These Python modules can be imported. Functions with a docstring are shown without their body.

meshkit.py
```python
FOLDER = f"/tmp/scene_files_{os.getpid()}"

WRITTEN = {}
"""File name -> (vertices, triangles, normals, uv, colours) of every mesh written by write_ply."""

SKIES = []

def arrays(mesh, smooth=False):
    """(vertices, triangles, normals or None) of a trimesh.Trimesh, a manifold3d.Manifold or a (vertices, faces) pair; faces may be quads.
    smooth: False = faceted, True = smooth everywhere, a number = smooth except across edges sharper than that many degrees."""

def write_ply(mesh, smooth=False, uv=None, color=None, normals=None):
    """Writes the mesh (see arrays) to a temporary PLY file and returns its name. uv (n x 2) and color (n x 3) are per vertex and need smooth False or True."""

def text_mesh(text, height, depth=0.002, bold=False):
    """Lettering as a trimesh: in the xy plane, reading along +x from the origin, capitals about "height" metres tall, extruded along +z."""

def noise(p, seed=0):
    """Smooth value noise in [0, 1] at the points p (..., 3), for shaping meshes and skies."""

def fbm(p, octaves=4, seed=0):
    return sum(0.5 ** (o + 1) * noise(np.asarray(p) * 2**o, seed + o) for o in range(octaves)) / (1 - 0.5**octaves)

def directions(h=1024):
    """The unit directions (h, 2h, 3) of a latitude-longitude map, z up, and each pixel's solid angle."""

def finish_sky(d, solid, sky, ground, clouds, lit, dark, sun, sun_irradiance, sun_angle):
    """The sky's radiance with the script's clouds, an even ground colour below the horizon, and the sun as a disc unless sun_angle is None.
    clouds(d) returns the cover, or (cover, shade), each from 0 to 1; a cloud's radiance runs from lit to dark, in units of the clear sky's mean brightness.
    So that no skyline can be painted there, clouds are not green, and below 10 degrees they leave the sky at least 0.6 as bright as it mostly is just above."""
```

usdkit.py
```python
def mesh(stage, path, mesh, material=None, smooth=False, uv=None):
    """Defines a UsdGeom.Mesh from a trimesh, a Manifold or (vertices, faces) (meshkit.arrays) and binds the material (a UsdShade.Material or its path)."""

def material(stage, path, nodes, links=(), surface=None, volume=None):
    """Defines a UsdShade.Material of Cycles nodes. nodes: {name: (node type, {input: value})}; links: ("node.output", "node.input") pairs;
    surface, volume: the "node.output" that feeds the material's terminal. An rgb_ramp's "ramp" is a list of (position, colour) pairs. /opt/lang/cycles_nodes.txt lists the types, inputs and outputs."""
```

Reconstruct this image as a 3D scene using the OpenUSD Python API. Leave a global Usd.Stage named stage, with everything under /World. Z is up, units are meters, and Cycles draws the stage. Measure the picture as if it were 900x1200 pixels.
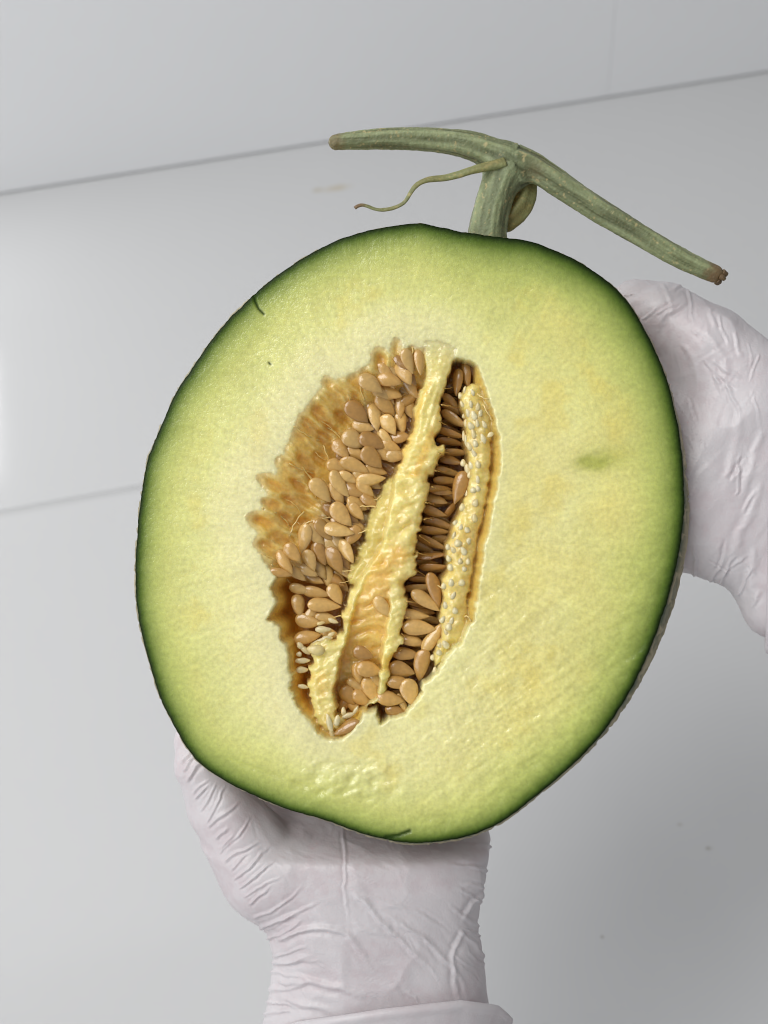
import math, random
import numpy as np, trimesh, shapely, usdkit, meshkit
from scipy.spatial import Delaunay, cKDTree
from scipy.ndimage import distance_transform_edt, gaussian_filter, map_coordinates
from pxr import Usd, UsdGeom, UsdLux, UsdShade, Gf, Sdf, Vt

rng = np.random.default_rng(7)
stage = Usd.Stage.CreateInMemory()
UsdGeom.SetStageUpAxis(stage, 'Z')
UsdGeom.SetStageMetersPerUnit(stage, 1.0)
UsdGeom.Xform.Define(stage, '/World')

# ------------------------------------------------------------------ camera, lights, exposure
S = 0.00023                # metres per unit of the melon's own drawing grid (about 0.23 mm)
DIST = 0.32                # camera to the cut face
FP = DIST / S
PITCH = math.radians(45)
CAM_Z = 0.52
EXPOSURE = 0.0

ex = np.array([12650.0, 2455.0, -FP]); ex /= np.linalg.norm(ex)
u0 = np.array([0, math.cos(PITCH), math.sin(PITCH)])
ez = u0 - u0.dot(ex) * ex; ez /= np.linalg.norm(ez)
ey = np.cross(ez, ex)
RW = np.stack([ex, ey, ez])              # camera frame -> world
CAM = np.array([0, 0, CAM_Z])


def mat4(R, t):
    m = np.eye(4); m[:3, :3] = R; m[:3, 3] = t
    return Gf.Matrix4d(*[list(map(float, r)) for r in m.T])


cam = UsdGeom.Camera.Define(stage, '/World/camera')
cam.AddTransformOp().Set(mat4(RW, CAM))
cam.CreateHorizontalApertureAttr(24.0)
cam.CreateVerticalApertureAttr(32.0)
cam.CreateFocalLengthAttr(24.0 * FP / 900.0)
cam.CreateFStopAttr(14.0)
cam.CreateFocusDistanceAttr(DIST + 0.004)
cam.CreateClippingRangeAttr(Gf.Vec2f(0.02, 50))
cam.CreateExposureAttr(EXPOSURE)


def look(frm, to):
    z = np.array(frm, float) - np.array(to, float); z /= np.linalg.norm(z)
    up = np.array([0, 0, 1.0]) if abs(z[2]) < .95 else np.array([0, 1.0, 0])
    x = np.cross(up, z); x /= np.linalg.norm(x)
    return np.stack([x, np.cross(z, x), z], 1)


def rect(name, frm, to, w, h, inten, col=(1, 1, 1)):
    l = UsdLux.RectLight.Define(stage, '/World/' + name)
    l.AddTransformOp().Set(mat4(look(frm, to), frm))
    l.CreateWidthAttr(w); l.CreateHeightAttr(h); l.CreateIntensityAttr(inten); l.CreateColorAttr(Gf.Vec3f(*col))
    return l


MEL = RW @ np.array([0, 0, -DIST]) + CAM
rect('unseen_ceiling_lamp', (-0.7, 0.1, 1.6), MEL, 1.05, 1.05, 5.7, (1.0, 0.985, 0.96))  # out of view, placed above and left to light the melon
rect('unseen_left_light', (-1.9, -0.9, 0.9), MEL, 1.3, 1.2, 2.6, (0.93, 0.97, 1.0))  # out of view, lights the melon from the left
dome = UsdLux.DomeLight.Define(stage, '/World/unseen_room_bounce')  # even dome, stands in for bounce from the unseen room
usdkit.material(stage, '/World/Looks/unseen_room_bounce', {'b': ('background_shader', {'color': (0.97, 0.98, 1.0), 'strength': 0.31})}, surface='b.background')
UsdShade.MaterialBindingAPI.Apply(dome.GetPrim()).Bind(UsdShade.Material.Get(stage, '/World/Looks/unseen_room_bounce'))

# unseen tilted light left of the picture, placed so the counter mirrors its edge
wl = UsdLux.RectLight.Define(stage, '/World/unseen_glint_light')
ra = math.radians(-15)
WX = np.array([math.cos(ra), 0, -math.sin(ra)]); WZ = np.array([math.sin(ra), 0, math.cos(ra)])
WC = np.array([-.228, .955, .228]) - WX * .2
wl.AddTransformOp().Set(mat4(np.stack([-WX, WZ, np.array([0, 1.0, 0])], 1), WC))
wl.CreateWidthAttr(.4); wl.CreateHeightAttr(.16); wl.CreateIntensityAttr(5.0)

# ------------------------------------------------------------------ helpers
used = {}


def numbered(path):
    n = used.get(path, 0); used[path] = n + 1
    return path if n == 0 else f'{path}_{n:03d}'


def custom(p, **kw):
    for k, v in kw.items():
        if v: p.SetCustomDataByKey(k, v)
    return p


def thing(name, label, category, M, **kw):
    x = UsdGeom.Xform.Define(stage, numbered('/World/' + name))
    x.AddTransformOp().Set(M)
    return custom(x.GetPrim(), label=label, category=category, **kw)


def part(name, mesh, mat, parent, smooth=True, col=None, **kw):
    base = str(parent.GetPath()) if parent is not None else '/World'
    m = usdkit.mesh(stage, numbered(base + '/' + name), mesh, mat, smooth=smooth)
    if col is not None:
        UsdGeom.PrimvarsAPI(m).CreatePrimvar('tint', Sdf.ValueTypeNames.Color3fArray, 'vertex').Set(Vt.Vec3fArray.FromNumpy(np.asarray(col, np.float32)))
    return custom(m.GetPrim(), **kw)


def lin(c):
    c = np.asarray(c, float) / 255
    return np.where(c < .04045, c / 12.92, ((c + .055) / 1.055) ** 2.4)


def fbm2(x, y, sx, sy=None, seed=0, o=3):
    sy = sy or sx
    return meshkit.fbm(np.stack([x / sx, y / sy, np.full_like(x, 3.7 + seed)], -1), o, seed) - .5


def sstep(a, b, x):
    t = np.clip((x - a) / (b - a), 0, 1)
    return t * t * (3 - 2 * t)


def loc(x, y, z=0.0):
    """drawing grid (x right, y down, z towards the viewer) -> melon frame in grid units"""
    k = (FP - z) / FP
    return np.array([(x - 450) * k, (600 - y) * k, z], float)


def mat(name, nodes, links, surface='p.BSDF'):
    return usdkit.material(stage, '/World/Looks/' + name, nodes, links, surface=surface)


def tinted(name, rough, sss=0.0, rad=(1, .6, .3), sscale=.003, bump=(), coat=0.0, spec=.5, coat_rough=.15, wet=False):
    """vertex-tint material with fine relief; bump = [(noise scale, distance), ...]"""
    n = {'a': ('attribute', {'attribute': 'tint'}), 't': ('texture_coordinate', {}),
         'n0': ('noise_texture', {'scale': 900.0, 'detail': 3.0}),
         'mr': ('map_range', {'from_min': .3, 'from_max': .7, 'to_min': .9, 'to_max': 1.1}),
         'mul': ('vector_math', {'math_type': 'scale'}),
         'p': ('principled_bsdf', {'roughness': rough, 'subsurface_weight': sss, 'subsurface_radius': rad, 'subsurface_scale': sscale,
                                   'coat_weight': coat, 'coat_roughness': coat_rough, 'specular_ior_level': spec})}
    l = [('t.object', 'n0.vector'), ('n0.fac', 'mr.value'), ('a.color', 'mul.vector1'), ('mr.result', 'mul.scale'), ('mul.vector', 'p.base_color')]
    if wet:      # the juicy flesh is wet, the dry skin at its edge is not
        n['lum'] = ('rgb_to_bw', {}); n['wm'] = ('map_range', {'from_min': .06, 'from_max': .4, 'to_min': 0.0, 'to_max': coat, 'clamp': True}); n['sm'] = ('map_range', {'from_min': .02, 'from_max': .3, 'to_min': .06, 'to_max': spec, 'clamp': True})
        l += [('a.color', 'lum.color'), ('lum.val', 'wm.value'), ('wm.result', 'p.coat_weight'), ('lum.val', 'sm.value'), ('sm.result', 'p.specular_ior_level')]
    prev = None
    for i, (sc, dist) in enumerate(bump):
        n[f'bn{i}'] = ('noise_texture', {'scale': float(sc), 'detail': 2.0})
        n[f'b{i}'] = ('bump', {'distance': float(dist), 'strength': 1.0})
        l += [('t.object', f'bn{i}.vector'), (f'bn{i}.fac', f'b{i}.height')]
        if prev: l.append((prev, f'b{i}.normal'))
        prev = f'b{i}.normal'
    if prev:
        l.append((prev, 'p.normal'))
        if coat: l.append((prev, 'p.coat_normal'))
    return mat(name, n, l)


# ------------------------------------------------------------------ counter and wall
def ground_hit(px, py, z=0.0):
    d = RW @ np.array([px - 450, 600 - py, -FP])
    t = (z - CAM_Z) / d[2]
    return CAM + t * d


WALL_Y = ground_hit(450, 156.5)[1]
SEAM_Y = ground_hit(450, 517.6)[1]
d_ = RW @ np.array([717 - 450, 600 - 60, -FP]); PANEL_X = (CAM + d_ * (WALL_Y - CAM[1]) / d_[1])[0]


def smear(px, py, rx, ry):
    return ground_hit(px, py), rx, ry


def surface_mat(name, base, rough, spots=()):
    n = {'g': ('geometry', {}), 'n': ('noise_texture', {'scale': 3.0, 'detail': 4.0}),
         'r': ('rgb_ramp', {'ramp': [(.3, tuple(np.array(base) * .985)), (.7, tuple(np.array(base) * 1.01))]}),
         'rn': ('noise_texture', {'scale': 30.0, 'detail': 3.0}), 'rr': ('map_range', {'to_min': rough * .9, 'to_max': rough * 1.15}),
         'p': ('principled_bsdf', {'specular_ior_level': .5})}
    l = [('g.position', 'n.vector'), ('n.fac', 'r.fac'), ('g.position', 'rn.vector'), ('rn.fac', 'rr.value'), ('rr.result', 'p.roughness')]
    prev = 'r.color'
    for i, ((c, rx, ry), col, amt) in enumerate(spots):
        n[f's{i}'] = ('vector_math', {'math_type': 'subtract', 'vector2': tuple(c)})
        n[f'd{i}'] = ('vector_math', {'math_type': 'multiply', 'vector2': (1 / rx, 1 / ry, 1.0)})
        n[f'w{i}'] = ('noise_texture', {'scale': 0.6 / min(rx, ry), 'detail': 3.0})
        n[f'l{i}'] = ('vector_math', {'math_type': 'length'})
        n[f'a{i}'] = ('math', {'math_type': 'add'})
        n[f'm{i}'] = ('map_range', {'from_min': 1.35, 'from_max': .7, 'to_min': 0.0, 'to_max': amt, 'clamp': True})
        n[f'x{i}'] = ('mix_color', {'b': col})
        l += [('g.position', f's{i}.vector1'), (f's{i}.vector', f'd{i}.vector1'), (f'd{i}.vector', f'l{i}.vector1'), ('g.position', f'w{i}.vector'),
              (f'l{i}.value', f'a{i}.value1'), (f'w{i}.fac', f'a{i}.value2'), (f'a{i}.value', f'm{i}.value'), (prev, f'x{i}.a'), (f'm{i}.result', f'x{i}.fac')]
        prev = f'x{i}.result'
    l.append((prev, 'p.base_color'))
    return mat(name, n, l)


spots = [(smear(395, 220, .022, .008), (.50, .44, .33), .75), (smear(372, 223, .008, .005), (.45, .40, .30), .6),
         (smear(830, 994, .0028, .0016), (.35, .33, .30), .7), (smear(797, 966, .0022, .0016), (.4, .38, .34), .6),
         (smear(706, 1098, .0014, .0014), (.3, .28, .25), .7), (smear(106, 300, .002, .001), (.4, .4, .4), .5)]
M_counter = surface_mat('counter_glaze', (.58, .585, .592), .13, spots)
M_wall = surface_mat('wall_glaze', (.79, .797, .812), .35)
M_joint = surface_mat('pale_joint', (.50, .505, .51), .5)
M_gap = surface_mat('shadow_gap', (.5, .505, .51), .6)


def slab(x0, x1, y0, y1, z0, z1, bev=.0012):
    b = trimesh.creation.box([x1 - x0, y1 - y0, z1 - z0])
    b.apply_translation([(x0 + x1) / 2, (y0 + y1) / 2, (z0 + z1) / 2])
    import manifold3d as m3
    c = np.array([[x, y, z] for x in (x0, x1) for y in (y0, y1) for z in (z0, z1)])
    mid = c.mean(0); pts = []
    for k in range(3):
        q = c.copy()
        for j in range(3):
            if j != k: q[:, j] -= np.sign(q[:, j] - mid[j]) * bev
        pts.append(q)
    return trimesh.convex.convex_hull(np.vstack(pts))


counter = thing('counter', 'glossy white counter of large slabs with a faint joint', 'counter', mat4(np.eye(3), (0, 0, 0)), kind='structure')
J = .0022
part('slab', slab(-2.6, 2.8, SEAM_Y + J, WALL_Y + .012, -.02, 0), M_counter, counter, smooth=30)
part('slab', slab(-2.6, 2.8, SEAM_Y - 1.3, SEAM_Y - J, -.02, 0), M_counter, counter, smooth=30)
part('joint', slab(-2.6, 2.8, SEAM_Y - J * 1.5, SEAM_Y + J * 1.5, -.018, -.0009, .0002), M_joint, counter, smooth=30)
wall = thing('wall', 'white wall panels standing behind the counter', 'wall', mat4(np.eye(3), (0, 0, 0)), kind='structure')
part('wall_panel', slab(-2.6, PANEL_X - .00015, WALL_Y, WALL_Y + .012, .0013, 1.4, .0003), M_wall, wall, smooth=30)
part('wall_panel', slab(PANEL_X + .00015, 2.8, WALL_Y, WALL_Y + .012, .0013, 1.4, .0003), M_wall, wall, smooth=30)
part('backing', slab(-2.6, 2.8, WALL_Y + .0125, WALL_Y + .03, -.02, 1.4), M_gap, wall, smooth=30)

# ------------------------------------------------------------------ melon outline
OUT = np.array([(500, 262.5), (516, 266), (535, 270), (552, 273), (575, 276), (600, 279), (622, 283), (642, 290), (662, 298), (682, 309), (702, 322), (718, 334), (730, 347), (741, 361),
                (760, 394), (780, 440), (792, 485), (799, 530), (802, 575), (800, 620), (794, 658), (782, 704), (765, 752), (746, 796), (725, 833), (696, 871), (658, 908),
                (617, 942), (575, 970), (533, 984), (498, 988), (464, 986), (424, 977), (385, 963), (327, 945), (278, 923), (239, 899), (219, 877), (202, 847), (191, 826),
                (178, 787), (167, 748), (161, 715), (159, 662), (161, 623), (165, 585), (171, 549), (180, 520), (191, 495), (205, 463), (221, 437), (253, 392), (286, 356), (323, 324),
                (364, 297), (417, 274), (458, 265), (480, 262)], float)


def closed_spline(P, n):
    from scipy.interpolate import CubicSpline
    Q = np.vstack([P, P[:1]])
    t = np.concatenate([[0], np.cumsum(np.linalg.norm(np.diff(Q, axis=0), axis=1))])
    cs = CubicSpline(t, Q, bc_type='periodic')
    return cs(np.linspace(0, t[-1], n, endpoint=False))


NO = 1800
outline = closed_spline(OUT, NO)
CX, CY, RX, RY, DEEP = 481.0, 625.0, 321.0, 363.0, 300.0
ang = np.arctan2(outline[:, 1] - CY, outline[:, 0] - CX)
outline += (fbm2(np.cos(ang) * 100, np.sin(ang) * 100, 1.5, seed=6)[:, None] * 1.4) * np.stack([np.cos(ang), np.sin(ang)], 1)
outline += (fbm2(np.cos(ang) * 100, np.sin(ang) * 100, 4, seed=5)[:, None] * 2.2) * np.stack([np.cos(ang), np.sin(ang)], 1)
outline_tree = cKDTree(outline)
out_poly = shapely.Polygon(outline)


def back(x, y):
    rho2 = ((x - CX) / RX) ** 2 + ((y - CY) / RY) ** 2
    return -DEEP * np.sqrt(np.maximum(0, 1 - rho2))


MELON_M = mat4(RW, MEL)
melon = thing('melon_half', 'halved green melon with netted rind, dry stem and exposed seeds, held in gloved hands', 'melon', MELON_M)

# ------------------------------------------------------------------ cavity map (1 grid unit raster)
X0, Y0, W, H = 236, 336, 404, 580
gx, gy = np.meshgrid(np.arange(W) + X0, np.arange(H) + Y0)
gx, gy = gx.astype(float), gy.astype(float)
wx = gx + fbm2(gx, gy, 7, seed=1) * 6 + fbm2(gx, gy, 22, seed=2) * 4 + fbm2(gx, gy, 12, seed=6) * 9 * sstep(640, 740, gy)
wy = gy + fbm2(gx, gy, 7, seed=3) * 6 + fbm2(gx, gy, 22, seed=4) * 4


def mask(poly, warp=True):
    p = shapely.Polygon(poly).buffer(0)
    return shapely.contains_xy(p, wx if warp else gx, wy if warp else gy)


CAV = [(497, 406), (475, 408), (454, 413), (434, 424), (413, 436), (390, 445), (368, 462), (347, 491), (341, 507), (331, 536), (319, 565), (308, 590), (301, 612), (302, 642), (310, 660),
       (324, 676), (316, 690), (325, 706), (315, 726), (330, 737), (328, 750), (337, 757), (338, 780), (342, 797), (341, 808), (353, 837), (362, 843), (373, 857), (383, 866),
       (398, 866), (410, 860), (420, 846), (424, 835), (439, 834), (447, 850), (456, 842), (473, 836), (484, 822), (493, 813), (496, 800), (511, 789), (522, 768), (539, 752),
       (550, 733), (556, 727), (560, 700), (566, 655), (576, 605), (584, 565), (588, 535), (584, 505), (578, 482), (572, 464), (566, 443), (560, 430), (551, 424), (537, 421), (530, 425), (524, 440), (514, 425), (505, 408)]
MID = [(497, 400), (499, 437), (488, 467), (484, 493), (476, 520), (465, 546), (450, 569), (438, 590), (431, 608), (424, 638), (410, 665), (405, 681), (416, 688), (405, 698), (401, 713), (398, 740), (392, 752),
       (378, 749), (361, 757), (360, 790), (360, 815), (366, 838), (376, 852), (383, 864), (396, 860), (408, 838), (424, 834), (437, 831), (447, 824), (453, 813), (454, 803), (457, 790), (457, 781),
       (464, 771), (467, 761), (473, 755), (471, 741), (475, 724), (478, 702), (474, 688), (477, 681), (489, 676), (491, 662), (488, 645), (489, 635), (497, 612), (497, 602), (502, 588), (504, 569),
       (506, 557), (516, 545), (514, 535), (523, 531), (524, 520), (513, 518), (512, 510), (519, 497), (519, 489), (516, 470), (522, 458), (524, 445), (532, 424), (536, 408), (515, 398)]
TROUGH = [(446, 640), (456, 668), (458, 700), (455, 730), (450, 757), (446, 790), (444, 818), (428, 830), (408, 842), (394, 842), (392, 815), (396, 785), (402, 758), (410, 730), (420, 700), (432, 668)]
RIGHT = [(554, 444), (544, 454), (539, 464), (540, 476), (545, 490), (545, 502), (543, 520), (548, 531), (549, 560), (547, 577), (543, 584), (538, 599), (531, 613), (528, 625), (522, 640), (522, 653), (525, 667), (517, 680),
         (519, 702), (518, 716), (516, 726), (518, 742), (508, 768), (509, 790), (520, 772), (540, 752), (548, 735), (549, 702), (553, 677), (558, 652), (561, 628), (569, 596), (573, 572), (576, 542), (577, 520), (576, 497), (573, 479), (567, 463), (560, 449)]
m_cav, m_tr, m_right = mask(CAV), mask(TROUGH), mask(RIGHT)
frill = sstep(470, 540, gy)
wx += fbm2(gx, gy, 4.5, seed=14) * 13 * frill; wy += fbm2(gx, gy, 5, seed=15) * 13 * frill
from scipy.ndimage import label as lab_
def largest(m):
    q, n_ = lab_(m)
    return q == (1 + np.argmax(np.bincount(q.ravel())[1:]))


m_mid = largest(mask(MID)); m_right = largest(m_right)
m_cav &= ~(m_mid & False)
midx = np.interp(gy, [400, 500, 600, 700, 760, 840], [515, 500, 466, 440, 430, 430])
rightx = np.interp(gy, [440, 500, 560, 620, 700, 760], [556, 560, 562, 545, 535, 522])
inner = m_cav & ~m_mid & ~m_right
m_groove = inner & (gx > rightx) & (gy < 745)
m_rch = inner & (gx > midx) & ~m_groove
m_lch = inner & (gx <= midx)
wob = meshkit.fbm(np.stack([gx / 34, (gy + .35 * gx) / 8, gx * 0 + 9], -1), 4, 21) - .5
wob2 = meshkit.fbm(np.stack([gx / 9, gy / 7, gx * 0 + 2], -1), 3, 22) - .5
e_cav = distance_transform_edt(mask(CAV, False))
# pockets of the amber fringe
POCK = [(410, 454, 62), (398, 468, 55), (372, 486, 48), (397, 489, 52), (350, 507, 40), (374, 515, 52), (354, 543, 48), (370, 536, 52), (337, 546, 32), (343, 569, 32), (320, 569, 30), (334, 588, 30), (352, 589, 36), (312, 591, 25),
        (334, 611, 40), (305, 615, 35), (322, 631, 40), (309, 644, 35), (362, 562, 45), (383, 505, 56), (386, 458, 62), (362, 503, 50), (388, 532, 50), (424, 440, 70), (352, 612, 40), (338, 640, 45), (325, 655, 45), (414, 472, 60), (440, 425, 80), (460, 418, 85), (480, 414, 88)]
hollow = np.zeros_like(gx)
wall_ = np.zeros_like(gx)
deepen = np.zeros_like(gx)
for (px, py, a) in POCK:
    a = math.radians(a + rng.uniform(-9, 9)); L_, W_ = rng.uniform(13, 20), rng.uniform(6.5, 10.5); amp = rng.uniform(.25, 1.0); ext = rng.uniform(.45, 1.25)
    dx, dy = gx - px - 5 - rng.uniform(-2, 2) + wob2 * 7, gy - py - rng.uniform(-2, 2) + wob * 6
    u, v = (dx * math.cos(a) + dy * math.sin(a)) / L_, (-dx * math.sin(a) + dy * math.cos(a)) / W_
    r = np.sqrt(u * u + v * v * (1 + .25 * np.clip(u, -1.5, 1.5)))
    hh = sstep(1.0, .55, r) * np.clip(.62 - .5 * u, .1, 1.1) * amp
    hollow = np.maximum(hollow, hh)
    deepen = np.maximum(deepen, hh)
    wall_ = np.maximum(wall_, np.exp(-((r - 1.08) / .2) ** 2) * rng.uniform(.3, 1))
    m_lch |= (np.sqrt(((u + .12) / 1.1) ** 2 + (v / 1.25) ** 2) < ext) & ~m_mid & (e_cav < 12)
m_cav |= m_lch
e_cav = distance_transform_edt(m_cav | m_mid | m_right)          # distance from the lip inwards
e_mid = distance_transform_edt(m_mid)
e_right = distance_transform_edt(m_right)

z = np.zeros_like(gx)
upper = 1 - sstep(645, 700, gy)
left_z = -(1 + 38 * sstep(-6, 62, e_cav) - 38 * sstep(-6, 62, 0)) * upper - (1 - upper) * (12 + 46 * sstep(0, 18, e_cav))
z[m_lch] = left_z[m_lch]
z[m_rch] = -72 + 20 * sstep(470, 430, gy)[m_rch] + 18 * sstep(760, 840, gy)[m_rch]
z[m_groove] = (-1 - 30 * np.clip(e_cav / 13, 0, 1.2) ** 1.3)[m_groove]
# middle ridge: rolled edges, fall towards the trough
qx_, qy_ = gx + fbm2(gx, gy, 20, seed=71) * 22, gy + fbm2(gx, gy, 20, seed=72) * 22
fold = meshkit.fbm(np.stack([qx_ / 30, (qy_ + .15 * qx_) / 9, gx * 0 + 9], -1), 4, 21) - .5
fold2 = meshkit.fbm(np.stack([gx / 9, gy / 7, gx * 0 + 2], -1), 3, 22) - .5
fib = np.abs(meshkit.fbm(np.stack([(gx + .28 * gy) / 7, gy / 60, gx * 0 + 4], -1), 3, 23) - .5)
fold = fold * frill + (.12 - fib) * 1.2 * (1 - frill)
rid = .22 - np.abs(meshkit.fbm(np.stack([gx / 22, (qy_ + .1 * gx) / 9.5, gx * 0 + 1], -1), 3, 24) - .5) * 2
ridge = -10 + 8 * sstep(0, 10, e_mid) + fold * 11 + fold2 * 4 + rid * 5 * frill
ridge += -6 * sstep(560, 700, gy)
greenish = m_mid & (gx < np.interp(gy, [400, 540, 570, 640, 690], [400, 460, 462, 448, 415])) & (gy > 530) & (gy < 690)
ridge = np.where(greenish, ridge - 16 - 6 * fold2, ridge)
z = np.where(m_mid, ridge, z)
tr_d = -(7 + 40 * sstep(660, 835, gy)) + fold * 15 + rid * 2
z = np.where(m_tr & m_mid, tr_d, z)
rdome = -10 + 8 * np.sin(np.pi / 2 * np.clip(e_right / 13, 0, 1)) + fold2 * 5 - 6 * sstep(680, 760, gy)
z = np.where(m_right, rdome, z)
z[m_mid & (gy < 490)] *= (.12 + .88 * sstep(405, 490, gy))[m_mid & (gy < 490)]
fr = m_lch * sstep(0, 6, e_cav)
strand = np.abs(meshkit.fbm(np.stack([(gx * .55 - gy * .8) / 6, (gx * .8 + gy * .55) / 45, gx * 0 + 5], -1), 3, 31) - .5)
z += fr * (-5.5 * deepen + 1.5 * wall_ * (1 - hollow) + 4 * sstep(.08, 0, strand)) * (upper * .9 + .1)
z = gaussian_filter(z, 1.0)
zlip = gaussian_filter(np.where(m_cav | m_mid, -6.0, 0), 3.2)       # softened lip of the flesh
lowc = sstep(640, 760, gy)
crumb = meshkit.fbm(np.stack([gx / 7, gy / 7, gx * 0], -1), 3, 41) - .5
z += np.where(m_cav | m_mid, fold2 * 2.5, crumb * (1.5 + 5 * lowc) * np.clip(-zlip / 2, 0, 1))

# colours on the same raster (the tissue's colours, darker in hollows and on deep floors)
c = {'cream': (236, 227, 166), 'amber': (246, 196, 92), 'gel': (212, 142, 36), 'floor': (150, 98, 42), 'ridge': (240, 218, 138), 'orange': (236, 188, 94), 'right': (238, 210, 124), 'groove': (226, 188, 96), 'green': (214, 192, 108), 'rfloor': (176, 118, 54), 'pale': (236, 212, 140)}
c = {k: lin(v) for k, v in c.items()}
col = np.zeros(gx.shape + (3,)); col[:] = c['cream']


def paint(m, k, w=1.0):
    w = (np.asarray(m, float) * w)[..., None]
    col[:] = col * (1 - w) + c[k] * w


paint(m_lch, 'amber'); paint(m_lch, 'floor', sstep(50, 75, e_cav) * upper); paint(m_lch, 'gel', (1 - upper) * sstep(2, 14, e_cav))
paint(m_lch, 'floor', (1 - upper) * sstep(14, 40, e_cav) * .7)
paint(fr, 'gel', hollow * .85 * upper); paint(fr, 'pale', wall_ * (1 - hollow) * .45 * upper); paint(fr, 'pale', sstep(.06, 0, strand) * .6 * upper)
paint(m_lch, 'pale', sstep(11, 1, e_cav) * .7 * upper)
paint(m_rch, 'rfloor'); paint(m_groove, 'groove'); paint(m_mid, 'ridge')
paint(m_mid, 'orange', np.clip(sstep(-.02, .25, fbm2(gx, gy, 26, seed=8)) * sstep(540, 640, gy) * .9, 0, 1))
paint(m_tr & m_mid, 'orange', .75 * (1 - .5 * sstep(730, 800, gy))); paint(greenish, 'green', .8)
paint(m_mid & (gy < 560), 'amber', np.clip(sstep(0, .2, fbm2(gx + gy * .4, gy, 9, 60, seed=9)), 0, .7))
paint(m_mid, 'cream', .5 * sstep(430, 402, gy)); paint(m_right, 'right'); paint(m_right, 'orange', .25 * sstep(.0, .25, fbm2(gx, gy, 18, seed=11)))
for k in range(3): col[..., k] = gaussian_filter(col[..., k], 1.4)


def zat(x, y):
    return map_coordinates(z, [np.asarray(y) - Y0, np.asarray(x) - X0], order=1, mode='nearest')


# ------------------------------------------------------------------ flesh: one triangulated sheet, split into flesh and ridges
def grid(x0, x1, y0, y1, s):
    a, b = np.meshgrid(np.arange(x0, x1, s), np.arange(y0, y1, s))
    a[1::2] += s / 2
    return np.stack([a.ravel(), b.ravel()], 1)


bx = (X0 + 14, X0 + W - 14, Y0 + 8, Y0 + H - 14)
g1 = grid(*bx, 1.3)
g2 = grid(150, 815, 250, 1000, 2.1)
g2 = g2[~((g2[:, 0] > bx[0]) & (g2[:, 0] < bx[1]) & (g2[:, 1] > bx[2]) & (g2[:, 1] < bx[3]))]
pts = np.vstack([g1, g2])
pts = pts[shapely.contains_xy(out_poly.buffer(-1.4), pts[:, 0], pts[:, 1])]
pts = np.vstack([pts, outline])
tri = Delaunay(pts).simplices
cen = pts[tri].mean(1)
tri = tri[shapely.contains_xy(out_poly, cen[:, 0], cen[:, 1])]; cen = pts[tri].mean(1)
a_, b_, c_ = pts[tri[:, 0]], pts[tri[:, 1]], pts[tri[:, 2]]
area = (b_[:, 0] - a_[:, 0]) * (c_[:, 1] - a_[:, 1]) - (b_[:, 1] - a_[:, 1]) * (c_[:, 0] - a_[:, 0])
tri[area > 0] = tri[area > 0][:, ::-1]             # y is flipped in the melon frame
px, py = pts[:, 0], pts[:, 1]
rim = outline_tree.query(pts)[0]
inbox = (px > X0 + 1) & (px < X0 + W - 2) & (py > Y0 + 1) & (py < Y0 + H - 2)
zz = np.where(inbox, zat(px, py), 0.0)
ins = lambda A: map_coordinates(A.astype(float), [py - Y0, px - X0], order=1, mode='constant') * inbox
incav = np.clip(ins(m_cav | m_mid), 0, 1)
fl = 1 - incav
cell = fbm2(px, py, 5.5, seed=51) ; cell2 = fbm2(px, py, 11, seed=52); cell3 = fbm2(px, py, 60, seed=53)
theta = np.arctan2(py - CY, px - CX)
low = sstep(560, 860, py)
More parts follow.
